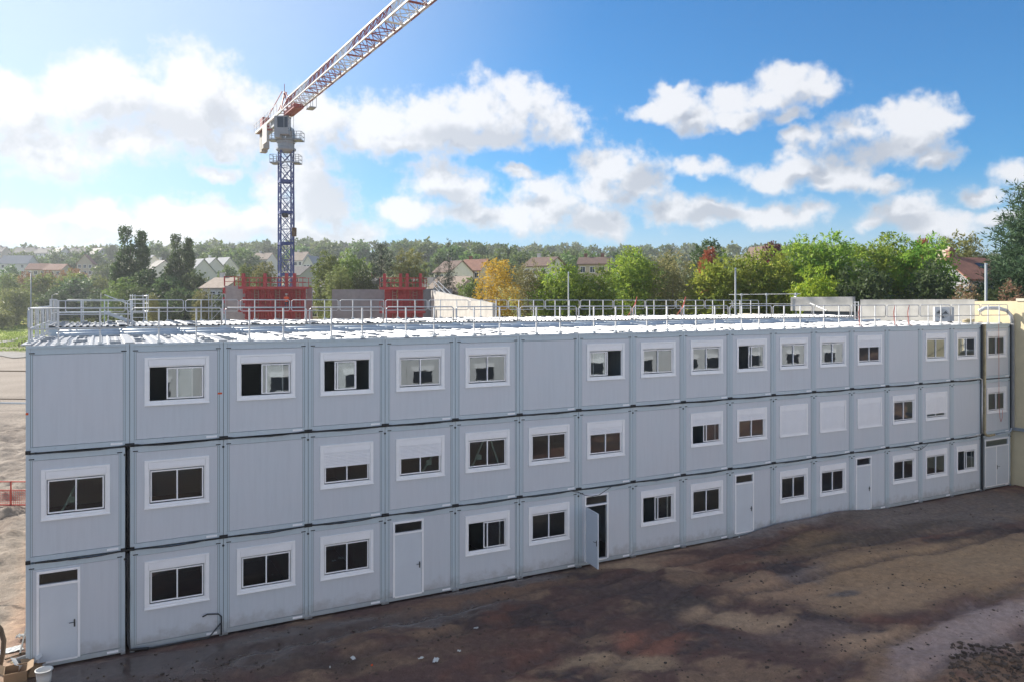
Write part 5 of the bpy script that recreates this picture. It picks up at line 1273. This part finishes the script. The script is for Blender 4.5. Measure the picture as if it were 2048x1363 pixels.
def tree(key, u, vt, wpx, D, label, name='tree', group=None, zb=None):
    H0, W0, lobes, kw, r0, bark, top = SPEC[key]; p = at(u, vt, D); z0 = gz(p.x, p.y) if zb is None else zb
    H = p.z - z0; s = H / (H0 + 0.3); wxy = (wpx / FPX * D) / W0
    r = thing(name, label, 'tree', (p.x, p.y, z0 - 0.1), rt.uniform(0, 6.28) if key != 'poplar' else 0.4, group); 
    q = max(0.6, round(s / wxy * 4) / 4); ck = (key, q)
    if ck not in CROWNS:
        lb = [(l[0], l[1], l[2] * q, l[3], l[4], l[5] * (1 + (q - 1) * 0.6)) for l in lobes]; k2 = dict(kw); k2['sprays'] = int(kw['sprays'] * min(1.9, 0.45 + 0.55 * q))
        CROWNS[ck] = (crown('crown', lb, **k2), trunk_mesh(H0 * q, lb, r0, bark, top))
    r.scale = (wxy, wxy, s / q)
    link('crown', CROWNS[ck][0], r); link('trunk', CROWNS[ck][1], r); return r
TREES = [
 # right hand belt behind the roof
 ('birch', 993, 494, 78, 74, 'golden yellow birch behind the middle of the roof', 'birch_tree'),
 ('willow', 1057, 494, 82, 76, 'olive green weeping tree right of the golden birch', 'willow_tree'),
 ('robinia0', 1128, 527, 120, 74, 'dense dark green tree around the left galvanised pole', 'broadleaf_tree'),
 ('robinia1', 1200, 528, 80, 72, 'low yellowish green tree left of the tall bright robinia', 'broadleaf_tree'),
 ('robinia2', 1266, 500, 110, 78, 'tall bright green feathery tree left of the olive brown tree', 'robinia_tree'),
 ('olive', 1345, 482, 125, 78, 'olive brown loose crowned tree in the middle of the green belt', 'broadleaf_tree'),
 ('dark', 1412, 470, 75, 100, 'tall dark green tree behind the red autumn tree', 'broadleaf_tree'),
 ('maple_red', 1417, 474, 34, 92, 'small flame red autumn tree before the tall dark tree', 'maple_tree'),
 ('dark', 1338, 488, 36, 110, 'small dark crown showing left of the olive brown tree top', 'broadleaf_tree'),
 ('robinia1', 1445, 508, 130, 74, 'broad green feathery tree below the red autumn tree', 'robinia_tree'),
 ('robinia0', 1530, 497, 125, 74, 'green feathery tree behind the steel tube rail', 'robinia_tree'),
 ('robinia2', 1600, 484, 125, 76, 'green feathery tree right of the purple maple', 'robinia_tree'),
 ('robinia1', 1672, 462, 130, 75, 'tallest feathery green tree with ragged top over the short parapet slab', 'robinia_tree'),
 ('robinia_yellow', 1632, 520, 85, 67, 'bright yellow green young tree behind the short parapet slab', 'robinia_tree'),
 ('robinia0', 1762, 466, 130, 76, 'second tallest feathery tree above the gap between parapets', 'robinia_tree'),
 ('robinia2', 1842, 486, 140, 74, 'rightmost feathery green tree, left of the skylight house', 'robinia_tree'),
 ('dark', 1730, 520, 120, 70, 'dark leafy tree low behind the gap between parapets', 'broadleaf_tree'),
 ('dark', 1855, 520, 110, 70, 'dark leafy tree low below the rightmost feathery tree', 'broadleaf_tree'),
 ('maple_purple', 1547, 472, 54, 130, 'purple red maple beside the peeping cream gable', 'maple_tree'),
 ('maple_red', 1842, 466, 40, 135, 'small red tree on the skyline left of the round tree', 'maple_tree'),
 ('pale', 1926, 453, 92, 108, 'round yellow green tree above the skylight house', 'broadleaf_tree'),
 ('round0', 1875, 472, 60, 150, 'small green tree on the skyline behind the red one', 'broadleaf_tree'),
 ('conifer', 2068, 352, 300, 70, 'huge dark conifer at the right picture edge', 'conifer_tree'),
 ('blush', 1935, 552, 85, 66, 'blushing peach shrub below the skylight house', 'shrub'),
 ('blush', 2030, 545, 80, 62, 'reddish shrub at the foot of the huge conifer', 'shrub'),
 ('dark', 1990, 560, 90, 64, 'dark green shrub behind the thick galvanised pole', 'shrub'),
 ('round1', 1480, 520, 110, 84, 'mid green tree filling behind the steel tube rail', 'broadleaf_tree'),
 ('round2', 1300, 530, 100, 84, 'mid green tree between the bright robinia and olive tree', 'broadleaf_tree'),
 ('round0', 1150, 545, 110, 84, 'mid green tree low right of the left galvanised pole', 'broadleaf_tree'),
 # middle
 ('round0', 655, 500, 62, 120, 'green tree standing right of the crane mast', 'broadleaf_tree'),
 ('round1', 706, 497, 70, 125, 'broad green tree left of the tall pine', 'broadleaf_tree'),
 ('pale', 678, 520, 52, 112, 'yellowish bushy tree between the two green trees by the crane', 'broadleaf_tree'),
 ('dark', 726, 530, 50, 112, 'dark bushy tree below the tall pine', 'broadleaf_tree'),
 ('pine', 763, 474, 48, 125, 'tall dark pine above the slate terrace roofs', 'pine_tree'),
 ('pale', 818, 488, 68, 125, 'pale green willowy tree right of the tall pine', 'broadleaf_tree'),
 ('spruce', 876, 506, 36, 125, 'dark spruce left of the white gabled house', 'spruce_tree'),
 ('spruce', 898, 471, 42, 130, 'tallest dark spruce with thin tip before the white gabled house', 'spruce_tree'),
 ('round2', 945, 548, 60, 100, 'green bushes left of the golden birch foot', 'shrub'),
 ('pale', 528, 512, 48, 130, 'yellow green tree left of the crane mast', 'broadleaf_tree'),
 ('round1', 492, 523, 36, 135, 'small green tree above the beige roofed house', 'broadleaf_tree'),
 ('pale', 408, 572, 40, 120, 'small pale tree left of the slim scaffold tower', 'broadleaf_tree'),
 ('dark', 450, 580, 50, 118, 'dark bushy tree behind the slim scaffold tower', 'broadleaf_tree'),
 # left
 ('poplar', 260, 456, 60, 150, 'tall dark columnar poplar, the bigger of two', 'poplar_tree'),
 ('poplar', 359, 471, 48, 155, 'columnar poplar, the slimmer of two', 'poplar_tree'),
 ('round2', 240, 548, 60, 140, 'green tree at the foot of the bigger poplar', 'broadleaf_tree'),
 ('dark', 300, 540, 90, 145, 'dark tree between the two poplars', 'broadleaf_tree'),
 ('dark', 335, 552, 90, 142, 'dark tree at the foot of the slimmer poplar', 'broadleaf_tree'),
 ('dark', 388, 545, 80, 146, 'dark tree right of the slimmer poplar', 'broadleaf_tree'),
 ('dark', 278, 575, 90, 128, 'low dark shrub mass before the bigger poplar', 'shrub'),
 ('dark', 370, 580, 100, 128, 'low dark shrub mass before the slimmer poplar', 'shrub'),
 ('dark', 160, 560, 95, 150, 'dark rounded tree left of the bigger poplar', 'broadleaf_tree'),
 ('round0', 150, 548, 70, 162, 'green tree rising behind the dark rounded tree', 'broadleaf_tree'),
 ('round1', 205, 552, 42, 150, 'light green tree just left of the bigger poplar', 'broadleaf_tree'),
 ('dark', 210, 580, 70, 138, 'dark bush before the light green tree', 'shrub'),
 ('round2', 82, 547, 62, 150, 'round green tree behind the grey lamp pole', 'broadleaf_tree'),
 ('dark', 110, 580, 60, 140, 'dark bush right of the grey lamp pole', 'shrub'),
 ('pale', 32, 574, 66, 128, 'pale round tree on the grass left of the lamp pole', 'broadleaf_tree'),
 ('round0', 14, 547, 48, 160, 'green tree at the left edge behind the pale round tree', 'broadleaf_tree'),
 ('rust', 48, 544, 40, 190, 'rust brown tree behind the lamp pole', 'broadleaf_tree'),
 ('rust', 140, 540, 70, 200, 'wide rust brown tree on the left slope', 'broadleaf_tree'),
 ('rust', 92, 541, 40, 205, 'small rust brown tree left of the wide one', 'broadleaf_tree'),
 ('pale', 4, 622, 40, 118, 'yellowing bush at the left picture edge on the grass', 'shrub'),
 ('pale', 305, 575, 26, 112, 'slender light tree in front of the dark poplar foot', 'birch_tree'),
]
for t in TREES:
    t = list(t)
    if t[1] < 225 and t[4] < 210: t[4] += 65
    tree(*t[:6], name=t[6])
# single trees on the far slopes
ADJ = ['green', 'dull green', 'pale green', 'dark green', 'yellow green']
hs = [(185, 500, 60, 380, 2), (210, 528, 50, 300, 0), (110, 505, 40, 420, 1), (52, 505, 44, 430, 0), (82, 514, 36, 380, 2), (140, 520, 42, 330, 3), (222, 487, 26, 450, 3), (22, 530, 36, 300, 0), (150, 503, 36, 400, 3),
      (310, 490, 56, 420, 1), (330, 500, 44, 380, 3), (400, 492, 60, 420, 2), (440, 497, 70, 360, 1), (480, 500, 66, 330, 0), (415, 502, 40, 330, 4), (500, 508, 50, 300, 3), (535, 490, 44, 480, 3), (456, 530, 40, 220, 2), (372, 530, 40, 220, 3),
      (600, 496, 50, 430, 1), (635, 500, 44, 400, 3), (660, 490, 50, 450, 2), (720, 488, 60, 420, 0), (800, 484, 56, 460, 4), (850, 486, 60, 430, 4), (905, 494, 64, 330, 2), (955, 492, 60, 360, 4), (940, 508, 50, 260, 2), (1015, 498, 60, 300, 1),
      (1040, 502, 50, 280, 4), (1100, 506, 60, 260, 2), (1135, 508, 60, 240, 4), (1180, 506, 60, 250, 1), (1185, 516, 36, 200, 4), (1140, 500, 40, 330, 0), (1240, 506, 60, 260, 3), (1075, 504, 40, 330, 4), (880, 500, 40, 300, 4)]
sides = {}
for (u, v, w, D, c) in sorted(hs):
    side = 'left hillside before the poplars' if u < 230 else ('slope between poplars and crane' if u < 560 else ('slope left of the golden birch' if u < 980 else 'slope right of the golden birch'))
    k = sides[side] = sides.get(side, -1) + 1
    tree(f'low{k % 3}' if c != 3 else 'dark', u, v, w, D, f'{ADJ[c]} far tree on the {side}, {ORD[k]} from the left', 'far_tree', 'single trees on the far slopes')
# the wood covering the far hills: one mass
def wood():
    pts = []; q = np.random.default_rng(77)
    Ps, Ds, Ls, Ws, Ts = [], [], [], [], []
    for i in range(900):
        a = q.uniform(-0.75, 0.85); Y = 230 + 720 * q.random() ** 0.75
        if a < -0.15 and Y < 540 and q.random() < 0.5: continue
        X = a * Y; z = gz(X, Y); H = q.uniform(5, 9.5) if Y < 560 else q.uniform(7, 12); Wd = q.uniform(6, 11); n = int(150 if Y < 500 else 95)
        d = unit(q.normal(size=(n, 3))); d[:, 2] = np.abs(d[:, 2]) * 0.9 + d[:, 2] * 0.1
        bump = 0.75 + 0.35 * q.random((n, 1))
        Ps.append(np.array([X, Y, z + H * 0.45]) + d * np.array([Wd / 2, Wd / 2, H * 0.55]) * bump); Ds.append(unit(d + q.normal(size=(n, 3)) * 0.8))
        s = 0.7 + 0.6 * q.random(n); k = 1.0 if Y < 500 else 1.35
        Ls.append(2.0 * s * k); Ws.append(1.35 * s * k); Ts.append(np.full(n, q.normal(0.4, 0.25)) + q.normal(0, 0.12, n))
    return leaves_mesh('far_wood', np.concatenate(Ps), np.concatenate(Ds), np.concatenate(Ls), np.concatenate(Ws), np.concatenate(Ts), 'leaf_far')
o = link('far_wood', wood()); o['kind'] = 'stuff'; o['label'] = 'wooded hillside closing the view behind the houses'
# rough grass on the bank at the left
leaf_material('leaf_grass', (0.16, 0.24, 0.035), (0.30, 0.34, 0.09), 0.4)
def tufts():
    q = np.random.default_rng(5); n = 16000
    Y = q.uniform(140, 235, n); X = Y * q.uniform(-0.70, -0.56, n); z = ground_z(X, Y)
    keep = fbm(X / 6, Y / 6, 3) > 0.42; X, Y, z = X[keep], Y[keep], z[keep]; n = len(X)
    D = unit(np.stack([q.normal(0, .35, n), q.normal(0, .35, n), np.ones(n)], -1))
    return leaves_mesh('grass', np.stack([X, Y, z - 0.03], -1), D, q.uniform(0.2, 0.6, n), q.uniform(0.12, 0.25, n), q.normal(0.5, 0.2, n), 'leaf_grass')
o = link('grass', tufts()); o['kind'] = 'stuff'; o['label'] = 'rough grass on the bank at the left'

# ------------------------------------------------------------------ left side: road, lamps, barrier, rubbish
def GQ(u, v):
    """where the view through a photo pixel meets the terrain"""
    t = (u - 1024) / FPX; sl = (HY - v) / FPX; Y = 5.0
    while Y < 900 and ZC + sl * Y > gz(t * Y, Y): Y += 0.5
    return (t * Y, Y)
strip('road', [GQ(-160, 716), GQ(-60, 708), GQ(20, 707), GQ(70, 716)], 5.0, 'asphalt_pale', 0.12)
strip('path', [GQ(-30, 690), GQ(30, 680), GQ(62, 672), GQ(110, 668)], 2.0, 'asphalt_pale', 0.12)
def lamp(u, vt, D, rr, label, head, arm=0.0):
    p = at(u, vt, D); z0 = gz(p.x, p.y); H = p.z - z0
    r = thing('street_lamp', label, 'street lamp', (p.x, p.y, z0)); part('pole', MB().tube([(0, 0, 0), (0, 0, H)], rr, 8, rr * 0.6), 'crane_grey', r, True)
    if arm: part('arm', MB().tube([(0, 0, H - 0.5), (arm * 0.2, 0, H - 0.05), (arm * 0.6, 0, H + 0.15), (arm, 0, H + 0.1)], rr * 0.5, 6), 'crane_grey', r, True)
    part('lamp_head', MB().lathe([(0.05, 0), (0.28, 0.05), (0.3, 0.16), (0.1, 0.24)], (arm, 0, H + 0.02), 10), 'crane_white', r)
lamp(62, 545, 146, 0.16, 'tall grey lamp pole on the grass left of the roof', True)
lamp(104, 590, 160, 0.09, 'curved arm street lamp left of the dark bushes', True, 1.0)
lamp(202, 586, 160, 0.09, 'curved arm street lamp behind the ladder head', True, 1.0)
for i, (u, v) in enumerate(((44, 692), (50, 691), (57, 690), (38, 694))):
    q = GQ(u, v); solo('fence_post', MB().bar((0, 0, -0.2), (0, 0, 1.0), 0.14), 'wood_old', f'short wooden post on the grass bank, {ORD[(1, 2, 3, 0)[i]]} from the left', 'post', 'wooden posts on the grass bank', (q[0], q[1], gz(*q)))
# red mesh barrier on the dirt
q0, q1 = GQ(-40, 1012), GQ(58, 1020); d = Vector((q1[0] - q0[0], q1[1] - q0[1], 0)); L = d.length + 0.6
r = thing('site_barrier', 'red steel barrier panel on the dirt left of the cabins', 'barrier', (q0[0], q0[1], gz(*q0)), math.atan2(d.y, d.x))
part('frame', MB().bar((0, 0, 0.05), (L, 0, 0.05), 0.05).bar((0, 0, 0.75), (L, 0, 0.75), 0.04).bar((0, 0, 1.15), (L, 0, 1.15), 0.05).bar((0, 0, 0), (0, 0, 1.18), 0.05).bar((L / 2, 0, 0), (L / 2, 0, 1.18), 0.05).bar((L, 0, 0), (L, 0, 1.18), 0.05), 'tape_red', r)
mb = MB()
for i in range(int(L / 0.09)): mb.bar((0.05 + i * 0.09, 0, 0.06), (0.05 + i * 0.09, 0, 0.74), 0.012)
for i in range(8): mb.bar((0, 0, 0.09 + i * 0.085), (L, 0, 0.09 + i * 0.085), 0.012)
part('mesh', mb, 'tape_red', r)
# overhead cables crossing the dirt at the left
for v, lab, rr, m_ in ((742, 'upper thin', 0.02, 'wood_old'), (798, 'middle thin', 0.02, 'wood_old'), (806, 'lower bluish', 0.035, 'duct_shade_blue')):
    a = at(-1500, v - 40, 40); b_ = F(0.0, 9.2, 0); b_ = Vector((b_.x, b_.y, at(55, v, b_.y).z))
    solo('overhead_cable', MB().tube([a, a.lerp(b_, 0.5) - Vector((0, 0, 0.25)), b_], rr, 5), m_, f'{lab} cable crossing the dirt from the left cabin end', 'cable')
# sand heap and rubbish by the corner
def on(u, v): x, y = gp(u, v); return (x, y, gz(x, y))
def arch():
    q = on(0, 1345); mb = MB(); pts = [(-0.35, 0, 1.35), (-0.12, 0, 1.32), (0.02, 0, 1.15), (0.10, 0, 0.85), (0.07, 0, 0.5), (0.0, 0, 0.2), (-0.02, 0, -0.1)]
    solo('curved_pipe', mb.tube(pts, 0.06, 8), 'wood_old', 'brown curved pipe end standing at the lower left edge', 'pipe', None, q, 0, True)
arch()
def carton(u, v, s, m, label, rz, tilt=0.0, open_=True, name='carton', cat='box'):
    q = on(u, v); r = thing(name, label, cat, (q[0], q[1], q[2] + 0.01), rz); r.rotation_euler.x = tilt
    w, d_, h = s; t = 0.012
    part('body', MB().box(-w / 2, w / 2, -d_ / 2, -d_ / 2 + t, 0, h).box(-w / 2, w / 2, d_ / 2 - t, d_ / 2, 0, h).box(-w / 2, -w / 2 + t, -d_ / 2 + t, d_ / 2 - t, 0, h).box(w / 2 - t, w / 2, -d_ / 2 + t, d_ / 2 - t, 0, h).box(-w / 2 + t, w / 2 - t, -d_ / 2 + t, d_ / 2 - t, 0, t), m, r)
    for sx in (-1, 1): part('flap', MB().add([(sx * w / 2, -d_ / 2, h), (sx * w / 2, d_ / 2, h), (sx * (w / 2 + w * 0.28), d_ / 2, h + w * 0.18), (sx * (w / 2 + w * 0.28), -d_ / 2, h + w * 0.18)], [(0, 1, 2, 3)]), m, r)
carton(32, 1358, (0.5, 0.4, 0.3), 'cardboard', 'brown open carton in the rubbish by the bottom left door', 0.5, 0.15)
carton(58, 1350, (0.38, 0.3, 0.28), 'cardboard', 'smaller brown carton leaning in the rubbish by the corner', -0.4, -0.3)
carton(48, 1340, (0.42, 0.32, 0.42), 'paper_white', 'white carton on the rubbish by the corner', 0.9, 0.35)
q = on(88, 1366); r = thing('bucket', 'white plastic bucket before the bottom left door', 'bucket', q)
part('body', MB().lathe([(0.15, 0.0), (0.17, 0.2), (0.19, 0.36), (0.205, 0.36), (0.205, 0.38), (0.18, 0.38), (0.165, 0.2), (0.14, 0.02)], (0, 0, 0), 18), 'paper_white', r, True)
part('handle', MB().tube([(0.2 * math.cos(t), 0.06, 0.36 - 0.16 * math.sin(t)) for t in [i * math.pi / 8 for i in range(9)]], 0.006, 5), 'dark_steel', r)
def sheet(u, v, w, h, m, label, rz, name='crumpled_sheet', cat='litter', amp=0.06):
    q = on(u, v); n = 9; rs = random.Random(int(u * 7 + v)); mb = MB(); vs = []
    for j in range(n):
        for i in range(n): vs.append(((i / (n - 1) - .5) * w, (j / (n - 1) - .5) * h, 0.04 + amp * rs.random()))
    mb.add(vs, [(j * n + i, j * n + i + 1, j * n + n + i + 1, j * n + n + i) for j in range(n - 1) for i in range(n - 1)])
    solo(name, mb, m, label, cat, None, q, rz)
sheet(72, 1335, 0.5, 0.4, 'paper_white', 'crumpled white plastic sheet on the rubbish by the corner', 0.3, amp=0.22)
sheet(20, 1300, 0.6, 0.35, 'plastic_grey', 'flat grey board on the dirt above the rubbish', 0.7, amp=0.02)
sheet(45, 1275, 0.3, 0.2, 'paper_white', 'small white package on the dirt left of the door cabin', 0.2, amp=0.1)
for i, (a, b_, m_, lab) in enumerate((((10, 1322), (60, 1300), 'wood_old', 'long dark stick lying on the dirt by the rubbish'), ((22, 1330), (58, 1312), 'insulation', 'yellowish lath lying on the dirt by the rubbish'), ((40, 1310), (56, 1262), 'dark_steel', 'thin dark rod leaning toward the bottom left cabin corner'))):
    A, B_ = Vector(on(*a)), Vector(on(*b_)); up = Vector((0, 0, 0.06)); solo('stick', MB().bar(A + up, B_ + up + Vector((0, 0, 0.25 if i == 2 else 0))  , 0.04), m_, lab, 'stick')
# litter on the mud
LIT = [(952, 1252, 0.22, 'white scrap on the mud right of the closed fourth door'), (842, 1323, 0.26, 'white plastic scrap on the mud at the bottom middle'), (872, 1325, 0.4, 'longer white plastic scrap on the mud at the bottom middle'), (706, 1324, 0.3, 'pale scrap on the mud below the third cabin'),
       (918, 1306, 0.16, 'small pale scrap on the mud among brown clods'), (1478, 1078, 0.12, 'tiny white scrap by the foot of the tenth cabin'), (744, 1332, 0.10, 'orange scrap on the mud below the third cabin'), (660, 1345, 0.1, 'tiny white scrap at the bottom edge')]
for i, (u, v, s, lab) in enumerate(LIT): sheet(u, v, s * 0.6, s * 0.35, 'orange_vest' if 'orange' in lab else 'paper_white', lab, i * 0.7, amp=0.05)
# stones and clods scattered on the mud: too many to count
def clods():
    q = np.random.default_rng(9); mb = MB(); n = 0
    base = [(-1, -1, -.6), (1, -1, -.5), (1, 1, -.6), (-1, 1, -.5), (-.6, -.7, .6), (.7, -.6, .5), (.6, .7, .7), (-.7, .6, .55)]
    fs = [(3, 2, 1, 0), (4, 5, 6, 7), (0, 1, 5, 4), (1, 2, 6, 5), (2, 3, 7, 6), (3, 0, 4, 7)]
    xs, ys, ss = [], [], []
    for i in range(4700):
        if i < 4200: u, v = q.uniform(150, 2048), q.uniform(1010, 1363)
        else: u, v = q.uniform(1900, 2060), q.uniform(1290, 1380)
        x, y = gp(u, v); fy = -(x - X0) * ST + (y - Y0) * CT
        if fy > -0.5: continue
        dens = vnoise(np.array([x * 0.5 + 5]), np.array([y * 0.5]))[0]
        if i < 4200 and q.random() > (dens * 1.6 - 0.35): continue
        xs.append(x); ys.append(y); ss.append((0.012 + 0.035 * q.random() ** 3) if i < 4200 else (0.015 + 0.06 * q.random() ** 3))
    zs = ground_z(np.array(xs), np.array(ys))
    for x, y, z, s in zip(xs, ys, zs, ss):
        a = q.random() * 6.28; c, sn = math.cos(a), math.sin(a); k = q.uniform(0.7, 1.3, 8)
        mb.add([(x + s * k[i] * (p[0] * c - p[1] * sn), y + s * k[i] * (p[0] * sn + p[1] * c), z + s * 0.7 * k[i] * (p[2] + 0.4)) for i, p in enumerate(base)], fs)
    return mb
mat("clod", (0.12, 0.085, 0.065), 0.95, var=0.6, vscale=3)
o = link('stones', clods().mesh('stones', 'clod')); o['kind'] = 'stuff'; o['label'] = 'stones and clods strewn over the mud'

# ------------------------------------------------------------------ air between here and the hills
hz = MB().box(-620, 620, -40, 1080, -6, 96)
hm = bpy.data.materials.new("haze"); hm.use_nodes = True; N = NT(hm.node_tree); hm.node_tree.nodes.clear()
pv = N.n('ShaderNodeVolumePrincipled'); pv.inputs['Color'].default_value = (0.86, 0.92, 1.0, 1); pv.inputs['Density'].default_value = 0.00026; pv.inputs['Anisotropy'].default_value = 0.38
N.link(pv.outputs[0], N.n('ShaderNodeOutputMaterial').inputs['Volume']); MATS['haze'] = hm
o = link('haze', hz.mesh('haze', 'haze')); o['kind'] = 'stuff'; o['label'] = 'thin bright haze between the cabins and the far hills'
